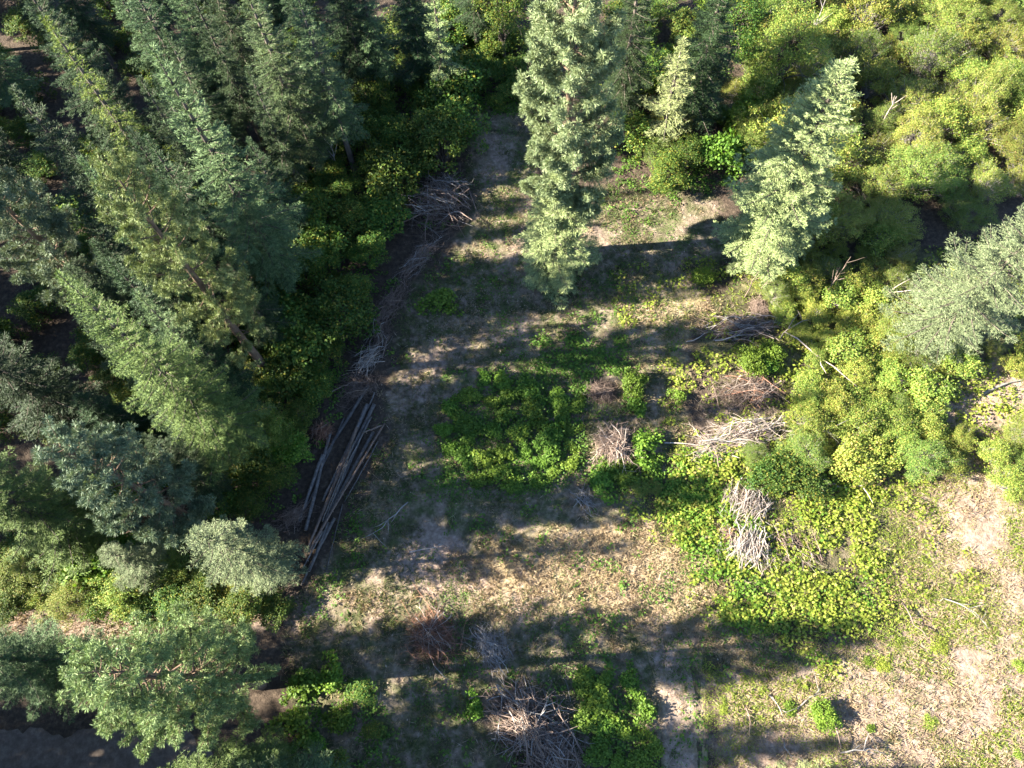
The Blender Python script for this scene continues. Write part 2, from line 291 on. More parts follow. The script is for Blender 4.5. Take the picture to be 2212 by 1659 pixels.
# ------------------------------------------------------------------ tree kinds
def trunk_tube(H, r, rng, lean=.012, k=9):
    z = np.linspace(-.25, H, 14); t = np.clip(z / H, 0, 1)
    x = np.cumsum(rng.normal(0, lean * H / 14, 14)); y = np.cumsum(rng.normal(0, lean * H / 14, 14)); x -= x[0]; y -= y[0]
    R = r * (1 - t) ** .8 + .015 + r * .5 * np.exp(-np.maximum(z, 0) / .35) * .6
    T = Tubes(); T.add(np.stack([x, y, z], 1), R, k)
    return T, (lambda zz: np.array([np.interp(zz, z, x), np.interp(zz, z, y), zz]))
def make_fir(name, seed, H, R, base=.12, droop=.25, dens=1.0, power=.8, gap=.25, mat='fir', spray=1.0, bark='bark', inner=18):
    rng = np.random.default_rng(seed); T, tr = trunk_tube(H, H * .0125 + .03, rng)
    Bt = Tubes(); B = Blades(); z0 = base * H; n = int((H - z0) * 15 * dens ** .5); ga = 2.39996
    azn = rng.uniform(0, 6.28, 3); azp = rng.uniform(.0, .16, 3)
    zs = z0 + (H - z0) * (np.arange(n) + rng.uniform(-.4, .4, n)) / n
    wh = .5 + .012 * H; zs = np.minimum(np.where(zs < H * .9, np.round(zs / wh) * wh + rng.normal(0, .05, n), zs), H - .1)
    for i in range(n):
        t = np.clip((zs[i] - z0) / (H - z0), 0, .995); a = i * ga + rng.normal(0, .35)
        env = (1 - t) ** power * (1 - .45 * max(0, 1 - t / .14) ** 1.5)
        env *= 1 + sum(azp[q] * math.cos((q + 1) * a + azn[q] + t * 5) for q in range(3))
        env *= 1 + .22 * math.sin(t * 34 + azn[0]) * (1 - t)
        Lb = max(.16, R * env * rng.uniform(1 - 1.6 * gap, 1.1))
        p0 = .75 * t ** 1.5 - droop * (1 - t) * .6 + rng.normal(0, .09); dr = droop * (1 - .6 * t); up = .18 + .1 * rng.random()
        k = 6; s = np.linspace(0, 1, k); ca_, sa = math.cos(a), math.sin(a); o = tr(zs[i])
        curve = lambda s: np.stack([o[0] + ca_ * Lb * s, o[1] + sa * Lb * s, o[2] + Lb * (p0 * s - dr * s ** 2 + up * s ** 3.2)], -1)
        if Lb > .5: Bt.add(curve(s), np.linspace(.012 + .014 * Lb, .006, k), 3, False)
        m = max(3, int(Lb / (.125 / dens))); sp = np.sort(rng.uniform(.1 if t > .7 else .2, 1, m)); P = curve(sp); D = nrm(curve(np.minimum(sp + .02, 1.02)) - curve(sp - .02))
        side = np.array([-sa, ca_, 0.0]); upv = np.array([0, 0, 1.0])
        B.add(P, D + rng.normal(0, .12, (m, 3)), upv + rng.normal(0, .5, (m, 3)), rng.uniform(.2, .34, m) * spray, rng.uniform(.036, .056, m) * spray)
        mi = max(3, int(Lb * inner)); si = rng.uniform(.08, .72, mi); Pi = curve(si) + rng.normal(0, .06 + .05 * Lb, (mi, 3)) * np.array([1, 1, .35])
        B.add(Pi, D[0] + rng.normal(0, .7, (mi, 3)) * np.array([1, 1, .4]), upv + rng.normal(0, .4, (mi, 3)), rng.uniform(.18, .32, mi) * spray, rng.uniform(.036, .062, mi) * spray)
        ll = (.42 * Lb ** .85 + .08) * np.clip((1.06 - sp), .05, 1) ** .7 * np.clip(sp / .35, .4, 1) * rng.uniform(.65, 1.15, m)
        for sg in (-1, 1):
            dl = nrm(D * .62 + sg * side * .8 - upv * .1 + rng.normal(0, .14, (m, 3)))
            nb = np.maximum(2, np.ceil(ll / .076 * dens).astype(int)); idx = np.repeat(np.arange(m), nb)
            kk = np.concatenate([np.arange(q) for q in nb]); f = kk / nb[idx] + rng.uniform(0, .15, len(idx))
            b = P[idx] + dl[idx] * (ll[idx] * f)[:, None] - upv * (.12 * (ll[idx] * f) ** 2)[:, None]
            w = np.where(kk % 2 == 0, 1, -1)[:, None]; d2 = dl[idx] + w * np.cross(dl[idx], upv) * .5 + rng.normal(0, .2, (len(idx), 3)) - upv * .08
            B.add(b, d2, upv + rng.normal(0, .55, (len(idx), 3)), rng.uniform(.16, .28, len(idx)) * spray, rng.uniform(.032, .054, len(idx)) * spray)
    m = 26; zt = H - rng.uniform(0, .9, m)
    B.add(np.array([tr(q) for q in zt]), np.stack([rng.normal(0, .5, m), rng.normal(0, .5, m), rng.uniform(.5, 1, m)], 1), rng.normal(0, 1, (m, 3)), np.full(m, .25) * spray, np.full(m, .07))
    return dict(name=name, H=H, R=R, parts=[('trunk', T.join(Bt).mesh(name + '_trunk', M[bark]), None), ('crown', B.mesh(name + '_crown', M[mat]), None)])
def make_pine(name, seed, H, R, base=.35, mat='pine', tufts=13, tr_=.3, limbs=6.4):
    rng = np.random.default_rng(seed); T, tr = trunk_tube(H, H * .014 + .04, rng, .015)
    Bt = Tubes(); B = Blades(); z0 = base * H; n = int((H - z0) * limbs); C = []; CD = []
    for i in range(n):
        t = (i + rng.uniform(-.3, .3)) / n; z = z0 + (H - z0) * np.clip(t, 0, .985); a = i * 2.39996 + rng.normal(0, .5)
        env = (max(0, 1 - t) ** .45) * (.72 + .28 * min(1, t / .25)); Lb = max(.45, R * env * rng.uniform(.6, 1.1))
        p0 = -.12 + .75 * t + rng.normal(0, .14); up = .35; o = tr(z); ca_, sa = math.cos(a), math.sin(a)
        curve = lambda s: np.stack([o[0] + ca_ * Lb * s, o[1] + sa * Lb * s, o[2] + Lb * (p0 * s - .25 * s * (1 - s) + up * s ** 3)], -1)
        Bt.add(curve(np.linspace(0, 1, 6)), np.linspace(.02 + .018 * Lb, .012, 6), 4, False)
        m = max(6, int(tufts * 1.75 * Lb / 2.2)); s = 1 - rng.random(m) ** 1.4 * .72; s[0] = 1; P = curve(s)
        D = nrm(np.stack([ca_ * np.ones(m), sa * np.ones(m), np.full(m, .35)], 1) + rng.normal(0, .62, (m, 3))); ln = rng.uniform(.15, .62, m) * (1.15 - .55 * s) * min(1.3, .5 + Lb * .4)
        E = P + D * ln[:, None]
        for q in range(m): Bt.add(np.stack([P[q], E[q]]), [.011, .006], 3, False)
        C.append(E); CD.append(D)
    C = np.concatenate(C); CD = np.concatenate(CD); nb = 34; nC = len(C); rad = rng.uniform(.75, 1.2, nC) * tr_
    idx = np.repeat(np.arange(nC), nb); d = nrm(CD[idx] * .4 + np.array([0, 0, .25]) + nrm(rng.normal(0, 1, (len(idx), 3))) * 1.1)
    B.add(C[idx] + d * .02, d, rng.normal(0, 1, (len(idx), 3)), rad[idx] * rng.uniform(.7, 1.0, len(idx)), rad[idx] * .1, .6)
    n2 = nC * 6; q2 = np.repeat(np.arange(nC), 6); B.add(C[q2] - CD[q2] * rng.uniform(.05, .4, n2)[:, None] + rng.normal(0, .07, (n2, 3)), CD[q2] + rng.normal(0, .6, (n2, 3)), rng.normal(0, 1, (n2, 3)), rng.uniform(.12, .22, n2), rng.uniform(.03, .05, n2))
    return dict(name=name, H=H, R=R, parts=[('trunk', T.join(Bt).mesh(name + '_trunk', M['pinebark']), None), ('crown', B.mesh(name + '_crown', M[mat]), None)])
def make_broadleaf(name, seed, H, R, mat, leaf=.13, nclump=60, per=60, stems=7, clump=.32, low=.15, tree=False, dead=0, bark='bark'):
    rng = np.random.default_rng(seed); S = Tubes(); B = Blades()
    th = rng.uniform(0, 6.28, nclump); cz = rng.uniform(-.15, 1, nclump); rr = np.sqrt(np.clip(1 - np.clip(cz, 0, 1) ** 2, 0, 1)) * rng.uniform(.45, 1.05, nclump) * (1 + .25 * np.cos(2 * th + rng.uniform(0, 6)) + .15 * np.cos(3 * th + rng.uniform(0, 6)))
    hc = H * (low + (1 - low - .06) * (.5 + .5 * np.clip(cz, -.6, 1)) * rng.uniform(.75, 1.04, nclump)); hc = np.where(cz < 0, H * low + rng.uniform(0, .3, nclump) * H, hc)
    C = np.stack([R * rr * np.cos(th), R * rr * np.sin(th), hc], 1)
    if tree:
        T, tr = trunk_tube(H * .75, H * .014 + .03, rng, .03); S = T
        roots = np.array([tr(h) for h in H * rng.uniform(.15, .6, stems)])
    else:
        roots = np.stack([rng.normal(0, .1 * R, stems), rng.normal(0, .1 * R, stems), np.full(stems, -.12)], 1)
    for q in range(nclump + dead):
        c = C[q % nclump] * (1 if q < nclump else 1.12); r0 = roots[np.argmin(np.linalg.norm((roots - c)[:, :2], axis=1) + rng.uniform(0, .4 * R, stems))]
        s = np.linspace(0, 1, 5)[:, None]; mid = (r0 + c) / 2 + np.array([0, 0, .22 * H]) * (1 - .5 * rng.random()) + rng.normal(0, .06 * R, 3)
        P = (1 - s) ** 2 * r0 + 2 * s * (1 - s) * mid + s ** 2 * c
        S.add(P, np.linspace(.01 + .005 * H, .005, 5) * (1 if q < nclump else .6), 3, False)
    idx = np.repeat(np.arange(nclump), per); n = len(idx); off = rng.normal(0, 1, (n, 3)); off = nrm(off) * (rng.random(n) ** .45)[:, None]
    csz = clump * rng.uniform(.6, 1.35, nclump); P = C[idx] + off * csz[idx][:, None] * np.array([1, 1, .62]); P[:, 2] = np.maximum(P[:, 2], .04)
    out = nrm(C[idx] * np.array([1, 1, .35]) + np.array([0, 0, .15])); d = off * np.array([1, 1, .25]) + rng.normal(0, .5, (n, 3)) - np.array([0, 0, .2])
    B.add(P, d, np.array([0, 0, 1.0]) + out * .45 + rng.normal(0, .42, (n, 3)), rng.uniform(.7, 1.3, n) * leaf, rng.uniform(.55, .85, n) * leaf, .5)
    nm = ('trunk', 'crown') if tree else ('stems', 'foliage')
    return dict(name=name, H=H, R=R, parts=[(nm[0], S.mesh(name + '_' + nm[0], M[bark]), None), (nm[1], B.mesh(name + '_' + nm[1], M[mat]), None)])

K = {}
K['firA'] = make_fir('fir', 11, 21, 3.2, .16, .32, 1.1, .72, .3, spray=.9)
K['firB'] = make_fir('fir', 12, 21, 3.7, .1, .28, 1.3, .75, .3, mat='firgreen', spray=.72)
K['firC'] = make_fir('fir', 13, 16, 2.7, .28, .4, 1.05, .8, .38, spray=.9)
K['firD'] = make_fir('fir', 14, 12, 2.9, .08, .25, 1.35, .55, .3, mat='greyfir', spray=.7)
def recolour(src, mat):                                  # the same build of tree with another needle colour, set on the object
    k = dict(K[src]); k['parts'] = [(nm, me, M[mat] if nm == 'crown' else None) for nm, me, _ in K[src]['parts']]; return k
K['darkG'] = recolour('firB', 'fir'); K['shadeA'] = recolour('firA', 'firshade'); K['shadeC'] = recolour('firC', 'firshade'); K['shadeD'] = recolour('firD', 'firshade')  # A, C and D copies wear needles darkened to stand for shade
K['pale'] = make_fir('fir', 15, 12, 2.9, .05, .35, 1.35, .72, .25, 'pale', .85, inner=10)
K['paleB'] = make_fir('fir', 16, 17.5, 3.4, .08, .22, 1.4, .55, .14, 'pale', .8, inner=12)
K['wide'] = make_fir('fir', 19, 14.7, 4.4, .06, .25, 1.1, .55, .3, 'greyfir', .8, inner=14)
K['larch'] = make_fir('larch', 17, 18, 2.3, .25, .6, .85, .75, .45, 'larch', .85, inner=8)
K['sparse'] = make_fir('fir', 18, 10, 2.2, .12, .3, .85, .7, .5, 'pale', .85)
K['pineA'] = make_pine('pine', 21, 21, 2.9, .28, tr_=.27, tufts=18)
K['pineL'] = make_pine('pine', 27, 24, 3.05, .2, 'palepine', tr_=.32, tufts=25)
K['pineB'] = make_pine('pine', 22, 17, 2.8, .25, 'bluepine', tr_=.3, tufts=19)
K['pineC'] = make_pine('pine', 23, 18, 3.2, .22, tr_=.2, tufts=22, limbs=8.4)
K['maple1'] = make_broadleaf('shrub', 31, 2.8, 1.6, 'maple', .13, 75, 60, 7, .4)
K['maple2'] = make_broadleaf('shrub', 32, 3.6, 1.7, 'maple', .12, 80, 70, 6, .4, .2)
K['maple3'] = make_broadleaf('shrub', 33, 2.2, 1.4, 'maple', .15, 55, 55, 7, .38)
K['haw1'] = make_broadleaf('thicket', 34, 4.6, 2.6, 'hawthorn', .085, 170, 110, 9, .46, .2, dead=30, bark='deadgrey')
K['haw2'] = make_broadleaf('thicket', 35, 4.0, 2.2, 'hawthorn', .08, 105, 110, 9, .42, .2, dead=110, bark='deadgrey')
K['ysh1'] = make_broadleaf('shrub', 36, 1.9, 1.35, 'yshrub', .09, 80, 75, 8, .32, dead=20, bark='deadgrey')
K['ysh2'] = make_broadleaf('shrub', 37, 2.6, 1.5, 'yshrub', .085, 95, 80, 8, .33, dead=25, bark='deadgrey')
K['ysh3'] = make_broadleaf('shrub', 38, 1.4, 1.1, 'yshrub', .1, 55, 60, 7, .28, dead=10, bark='deadgrey')
K['bush1'] = make_broadleaf('bush', 39, 1.2, 1.05, 'bush', .21, 42, 22, 8, .28)
K['bush2'] = make_broadleaf('bush', 40, .95, .9, 'bush', .19, 36, 22, 8, .26)
K['bush3'] = make_broadleaf('bush', 41, 1.5, 1.2, 'bush', .18, 60, 30, 8, .3)
K['round'] = make_broadleaf('bush', 42, 1.0, .75, 'bush', .1, 60, 45, 8, .2)
K['weed'] = make_broadleaf('bush', 45, .5, .75, 'ground_leaf', .11, 30, 22, 8, .26, .05)
K['weed2'] = make_broadleaf('bush', 46, .6, .6, 'bush', .2, 22, 14, 8, .2, .05)
K['tall1'] = make_broadleaf('broadleaf_tree', 43, 9, 2.6, 'yshrub', .12, 130, 90, 9, .55, .25, True)
K['tall2'] = make_broadleaf('broadleaf_tree', 44, 8, 2.4, 'maple', .12, 130, 90, 9, .55, .25, True)

# ------------------------------------------------------------------ placing plants; labels name a landmark, a side and a rank so that each singles out one plant
NAMES = {'fir': 'fir_tree', 'pine': 'pine_tree', 'larch': 'larch_tree', 'shrub': 'leafy_shrub', 'thicket': 'thicket_shrub', 'bush': 'low_bush', 'broadleaf_tree': 'broadleaf_tree'}
CATS = {'fir': 'fir', 'pine': 'pine', 'larch': 'larch', 'shrub': 'shrub', 'thicket': 'shrub', 'bush': 'bush', 'broadleaf_tree': 'tree'}
plants = []                                              # (root, photo position, label phrase) waiting for a generated label
spots = []                                               # taken ground: x, y, radius
prng = random.Random(5)
def plant(kind, x, y, h, r=None, label=None, phrase=None, group=None, rz=None):
    k = K[kind]; root = empty(NAMES[k['name']], (x, y, gz(x, y) - .03), prng.uniform(0, 6.28) if rz is None else rz)
    sz = h / k['H']; sr = (r / k['R']) if r else sz; root.scale = (sr, sr, sz)
    for nm, me, ov in k['parts']:
        o = obj(nm, me, root)
        if ov: o.material_slots[0].link = 'OBJECT'; o.material_slots[0].material = ov
    tag(root, label, CATS[k['name']], group)
    spots.append((x, y, (r or k['R'] * sr)))
    if not label: plants.append((root, pix((x, y, h * .5)), phrase))
    return root
def tip(kind, px, py, h, r, label, group='tall conifers of the forest edge'):     # a tree whose top stands at that pixel, h metres tall
    p = at(px, py, h); f = 1.14 if K[kind]['name'] == 'fir' else 1.06; return plant(kind, p[0], p[1], h, r * f, label, group=group)

tip('firA', 328, 98, 21.5, 2.75, 'tall blue-grey fir with sunlit left side, upper left of the forest')
tip('pineA', 222, 352, 21.5, 2.4, 'tall yellow-green pine leaning left with bare trunk showing below its crown')
for px, py, h, r, k, lab in [(585, -160, 15, 2.4, 'shadeC', 'dark fir at top edge between the two lit firs'), (700, -140, 14, 2.5, 'shadeA', 'dark fir at top edge right of the slender tiered fir'), (860, -130, 13, 2.3, 'shadeA', 'shaded fir at top edge left of the thin fir'), (1010, -170, 11.5, 2.1, 'shadeC', 'shaded fir at top edge right of the thin fir'), (240, -110, 16, 2.5, 'shadeC', 'dark fir at the top edge right of the feathery larch'), (30, -60, 16, 2.6, 'shadeA', 'dark fir filling the top left corner'), (20, 190, 15, 2.5, 'shadeC', 'dark fir at left edge under the feathery larch'), (420, 1790, 15, 2.6, 'firA', 'dark fir cut by the bottom edge beside the gravel road'), (-250, 640, 18, 2.6, 'shadeA', 'dark fir at left edge beside the broad bright fir')]:
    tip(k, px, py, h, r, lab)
tip('firC', 172, 344, 18, 1.7, 'slim fir whose grey top peeks out behind the tall left pine')
tip('firB', 128, 592, 21.0, 2.75, 'broad bright green fir at left, below the tall yellow-green pine')
tip('firC', 297, 634, 15, 1.6, 'narrow green fir tip between broad bright fir and yellow-green pine')
tip('pineB', 118, 960, 16.5, 2.6, 'blue-green pine with large round needle tufts at left middle')
tip('firD', 418, 1150, 11.5, 2.3, 'pale rounded fir beside the lower end of the log pile')
tip('pineC', 205, 1445, 17.5, 3.3, 'big dense round-topped pine filling the lower left')
tip('darkG', -240, 1405, 14.5, 2.7, 'wide green fir at left edge above the gravel road')
tip('firB', 300, 1735, 15, 2.5, 'light green fir cut off by bottom edge below the big dense pine')
tip('firB', -330, 950, 19, 2.8, 'green fir at left edge under the blue-green pine')
tip('firD', 215, 1190, 7, 1.7, 'short bushy fir tucked below the blue-green tufted pine')
tip('pineB', -130, 310, 18, 2.8, 'dark blue-green rounded pine at left edge of the forest')
tip('larch', 92, 38, 18.5, 2.2, 'yellow-green larch with drooping feathery branches near top left corner')
tip('firA', 352, -70, 15, 2.2, 'tall fir cut by top edge above the blue-grey fir')
tip('firA', 519, -58, 17, 2.7, 'tall fir with lit left edge at the top, bare trunk below')
tip('firC', 636, -30, 16, 2.3, 'slender fir with pale lit tiers hanging down at top centre left')
tip('firC', 760, -110, 13, 2.1, 'dark fir with bare lower trunk behind the shrubs at top')
tip('sparse', 930, -45, 11, 2.0, 'thin fir with lit tips and straight bare trunk at top centre')
tip('pineL', 1246, -130, 24, 3.1, 'tall sunlit pine standing alone in the clearing', 'conifers standing in the clearing')
tip('pale', 1208, 362, 11.7, 2.95, 'small pale green fir standing just in front of the tall lone pine', 'conifers standing in the clearing')
tip('paleB', 1826, 138, 17.5, 3.3, 'large pale fir leaning right with grey trunk foot in the sun', 'conifers standing in the clearing')
tip('wide', 2312, 437, 14.7, 3.7, 'broad grey-green fir cut off by the right edge', 'conifers standing in the clearing')
tip('sparse', 1478, 85, 10, 2.5, 'small sparse grey-green fir right of the tall lone pine', 'conifers standing in the clearing')
tip('shadeA', 1575, -80, 14, 2.7, 'dark fir with flat lit sprays near top right of centre')
tip('shadeA', 1395, -130, 15.5, 2.3, 'fir with shaded trunk right behind the tall lone pine')
tip('tall1', 1745, 5, 9.5, 2.5, 'yellow-green broadleaf tree left of the pale leaning fir top', 'broadleaf trees')
tip('tall2', 1620, -40, 9, 2.5, 'green broadleaf tree beside the dark fir at the top', 'broadleaf trees')
tip('tall2', 1080, -90, 9, 2.4, 'dark broadleaf tree at top edge above the shaded clearing path', 'broadleaf trees')
tip('sparse', 1790, 1720, 5, 1.8, 'sage green little fir at bottom edge right of the track', 'little conifers at the bottom edge')
tip('sparse', 1715, 1715, 4, 1.3, 'smallest fir top at the bottom edge beside the dirt track', 'little conifers at the bottom edge')

def free(x, y, d): return all((x - a) ** 2 + (y - b) ** 2 > (d * .5 + c * f_) ** 2 for a, b, c in spots for f_ in (.5,))
def scatter(poly, n, dmin, rng, avoid=1.0):
    xs = [p[0] for p in poly]; ys = [p[1] for p in poly]; out = []
    for _ in range(n * 30):
        if len(out) >= n: break
        x = rng.uniform(min(xs), max(xs)); y = rng.uniform(min(ys), max(ys))
        if not pinpoly(np.array([x]), np.array([y]), poly)[0]: continue
        if any((x - a) ** 2 + (y - b) ** 2 < dmin * dmin for a, b in out): continue
        if any((x - a) ** 2 + (y - b) ** 2 < (avoid * c) ** 2 for a, b, c in spots): continue
        out.append((x, y))
    return out
r1 = random.Random(17)
plant('shadeA', -22.6, 24.7, 18.5, 2.7, 'dark fir wedged between the blue-grey fir and the yellow-green pine', group='tall conifers of the forest edge')
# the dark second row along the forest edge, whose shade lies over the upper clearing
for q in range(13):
    plant(['shadeA', 'shadeC', 'shadeC'][q % 3], -20.5 - 4.2 * ((q * .618) % 1), 15.5 + q * 2.5, 12.2 + 3.2 * ((q * .39) % 1), 2.2, phrase=['shaded green fir', 'slender dark fir', 'slender dark fir'][q % 3], group='conifers of the left forest')
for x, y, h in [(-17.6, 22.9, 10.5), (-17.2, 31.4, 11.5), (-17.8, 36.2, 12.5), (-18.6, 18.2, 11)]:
    plant('shadeC', x, y, h, 2.1, phrase='slender dark fir', group='conifers of the left forest')
# the rest of the forest on the left
P_FOREST = [(-50, 62), (-14, 62), (-13, 40), (-17, 30), (-19, 20), (-20, 10), (-22, 4), (-31, 5), (-42, 20)]
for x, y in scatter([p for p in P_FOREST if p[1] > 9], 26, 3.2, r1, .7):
    k = r1.choice(['shadeA', 'shadeC', 'shadeC', 'shadeD', 'shadeA', 'shadeC', 'firC']); h = r1.uniform(8.5, 13) if x > -34 else r1.uniform(13, 18)
    ph = {'shadeA': 'shaded green fir', 'shadeC': 'slender dark fir', 'shadeD': 'stout dark fir', 'firC': 'slender blue-green fir', 'pineA': 'dark pine', 'larch': 'feathery larch'}[k]
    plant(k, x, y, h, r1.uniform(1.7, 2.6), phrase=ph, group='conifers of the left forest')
# forest beyond the left edge of the picture, whose shade falls into it
for x, y in scatter([(-78, 64), (-50, 62), (-42, 20), (-34, 5), (-33, -16), (-70, -20)], 66, 3.9, r1, .75):
    if .5 < y < 8: continue                              # the lit opening along the lower strip runs on to the left
    plant(r1.choice(['firA', 'firB', 'firC', 'pineA', 'pineC']), x, y, r1.uniform(16, 21.5), r1.uniform(2.4, 3.2), phrase='forest conifer', group='conifers of the left forest')
for x, y in scatter([(-33, -6), (-8, -9), (-8, -22), (-33, -22)], 9, 4.0, r1, .9):
    plant(r1.choice(['firA', 'pineC']), x, y, r1.uniform(16, 21), 2.8, phrase='forest conifer', group='conifers below the bottom edge')

for x, y in scatter([(-33, -4.2), (-9, -4.2), (-9, -10), (-33, -10)], 7, 3.6, r1, .6):
    plant(r1.choice(['firA', 'pineC']), x, y, r1.uniform(15, 19), 2.7, phrase='forest conifer', group='conifers below the bottom edge')
# shrubs
def shrubs(poly_px, n, dmin, kinds, h, phrases, group, seed, avoid=.35):
    r = random.Random(seed)
    for x, y in scatter(gpoly(poly_px), n, dmin, r, avoid):
        k = r.choice(kinds); hh = r.uniform(*h); plant(k, x, y, hh, K[k]['R'] * (hh / K[k]['H']) ** .7 * r.uniform(.85, 1.2), phrase=r.choice(phrases), group=group)
for px, py, k, h, r, lab in [(1620, 790, 'round', 1.5, 1.0, 'rounded bright green bush between the two pale brush piles'), (1660, 772, 'round', 1.4, .8, 'dark leaning half of the bright bush pair between brush piles'), (1650, 800, 'round', 1.1, .65, 'small yellow-green bush at right of the bright bush pair'),
        (1366, 838, 'round', 1.5, .9, 'square-topped bright green bush right of the thatch brown pile'), (1372, 885, 'bush1', 1.0, .7, 'narrow dark bush just below the square-topped bright bush'), (1390, 970, 'bush2', 1.1, 1.0, 'green bush touching the round twig pile on its right'),
        (1025, 1528, 'bush2', .9, .6, 'single bright green bush left of the big grey brush pile'), (1772, 1545, 'round', 1.0, .75, 'lone round green bush on the dry ground at lower right'), (1462, 860, 'bush2', .7, .5, 'small green tuft bush in the shade right of the thatch pile'),
        (1518, 602, 'round', .9, .75, 'small dark green ball bush in the upper right clearing'), (950, 655, 'bush2', .7, 1.1, 'bright low leaf patch beside the debris row in shade'), (548, 1000, 'ysh2', 2.2, 1.4, 'yellow lit shrub left of the log pile middle'), (600, 940, 'ysh2', 2.4, 1.5, 'tall yellow-green shrub left of the log pile top'),
        (640, 985, 'bush3', 1.8, 1.2, 'bright green lit shrub right against the log pile'), (1690, 610, 'ysh1', 2.0, 1.3, 'yellow shrub just right of the bare thin saplings')]:
    p = at(px, py); plant(k, p[0], p[1], h, r, lab, group='single bushes one can pick out')
for x, y in scatter([(-52, 61), (-17, 60), (-17, 30), (-20, 12), (-30, 6), (-40, 22)], 70, 2.2, random.Random(33), .3):
    plant(random.Random(int(x * 99 + y * 7)).choice(['maple1', 'maple2', 'maple3']), x, y, 1.4 + (x * 7.3 + y * 3.1) % 1.8, 1.5, phrase='dark undergrowth shrub', group='undergrowth of the left forest')
shrubs([(560, 120), (990, 60), (1000, 240), (980, 370), (860, 400), (830, 520), (790, 640), (750, 750), (670, 860), (600, 800), (580, 560), (600, 300)], 70, 1.75, ['maple1', 'maple2', 'maple3'], (1.3, 4.6), ['dark green leafy shrub', 'olive green leafy shrub', 'broad-leaved dark shrub'], 'shrubs in the shade of the forest edge', 2)
shrubs([(430, 840), (680, 820), (690, 860), (600, 1080), (570, 1120), (500, 1100), (430, 960)], 24, 1.6, ['maple1', 'maple3', 'ysh2', 'maple2'], (1.4, 2.6), ['yellow-tinged leafy shrub', 'green leafy shrub'], 'shrubs left of the log pile', 3)
shrubs([(-100, 1200), (380, 1190), (640, 1290), (600, 1320), (-100, 1320)], 34, 1.3, ['maple1', 'maple2', 'haw2', 'bush3', 'ysh2'], (1.2, 2.4), ['sunlit leafy shrub', 'yellow-green shrub'], 'shrubs along the lit strip at lower left', 4)
shrubs([(1000, 20), (1120, 0), (1120, 150), (1130, 230), (1000, 240)], 14, 1.7, ['maple1', 'maple3', 'bush3'], (1.0, 2.4), ['dark green leafy shrub', 'shaded green bush'], 'shrubs at the top of the clearing', 5)
shrubs([(1330, 0), (1640, 0), (1620, 320), (1570, 400), (1400, 400), (1320, 330)], 34, 1.8, ['maple1', 'maple2', 'bush3', 'haw2'], (1.4, 3.4), ['shaded green shrub', 'dark leafy shrub'], 'shrubs behind the clearing', 6)
shrubs([(1640, 0), (2240, -10), (2240, 430), (2120, 480), (1950, 480), (1700, 520), (1690, 440), (1840, 300), (1680, 330), (1600, 330)], 64, 2.3, ['haw1', 'haw1', 'haw2', 'haw2', 'ysh2', 'ysh2'], (2.2, 5.0), ['round lime thicket', 'twiggy olive thicket', 'tall green thicket'], 'thicket shrubs at upper right', 7)
shrubs([(1560, 560), (1700, 540), (1960, 500), (2000, 720), (2230, 760), (2230, 800), (2050, 800), (2000, 960), (1860, 1010), (1740, 990), (1730, 760), (1660, 640)], 70, 1.4, ['ysh1', 'ysh2', 'ysh3', 'ysh3', 'haw2'], (.8, 2.2), ['yellow-green shrub', 'lime green shrub', 'shrub with yellowing leaves'], 'sunlit shrubs at right', 8)
shrubs([(1840, 880), (2050, 940), (2150, 960), (2230, 900), (2230, 1080), (2100, 1030), (1950, 1010), (1850, 1020)], 16, 1.5, ['ysh1', 'ysh2', 'haw2'], (1.2, 2.4), ['yellow-green shrub', 'grey-green shrub'], 'sunlit shrubs at right', 9)
shrubs([(1580, 985), (1760, 985), (1740, 1060), (1640, 1045)], 7, 1.3, ['haw2', 'ysh2', 'maple3'], (1.3, 2.2), ['deep green shrub'], 'shrubs above the arched brush pile', 10)
shrubs([(955, 860), (1060, 790), (1110, 830), (1250, 880), (1260, 1000), (1180, 1040), (1000, 1060), (960, 960)], 34, 1.05, ['bush1', 'bush2', 'bush1'], (.35, .9), ['low leafy green bush', 'dark green low bush'], 'low bushes in the middle of the clearing', 11, .2)
shrubs([(1290, 1000), (1430, 1000), (1560, 1060), (1480, 1160), (1420, 1080), (1280, 1050)], 9, 1.0, ['bush2', 'ysh3'], (.35, .8), ['low bright green bush'], 'low bushes by the round twig pile', 12, .2)
shrubs([(1260, 1480), (1370, 1440), (1400, 1560), (1420, 1680), (1290, 1680), (1270, 1580)], 14, 1.1, ['bush1', 'bush2'], (.35, .8), ['low green bush'], 'low bushes between big brush pile and track', 13, .2)
shrubs([(650, 1400), (830, 1460), (830, 1560), (700, 1680), (620, 1650)], 9, 1.4, ['maple3', 'bush1', 'bush2'], (.5, 1.1), ['shaded low shrub', 'dark low bush'], 'low shrubs right of the big pine', 14, .2)
shrubs([(1900, 1430), (2212, 1330), (2240, 1690), (2060, 1680), (1980, 1560)], 5, 3.2, ['weed', 'weed'], (.12, .3), ['low weedy green bush', 'small yellow-green bush'], 'low weeds at lower right', 15, .2)
shrubs([(1560, 1440), (1960, 1420), (1960, 1640), (1560, 1640)], 4, 3, ['weed', 'weed2'], (.12, .25), ['tiny green weed bush'], 'small weeds on the dry ground', 16, .2)

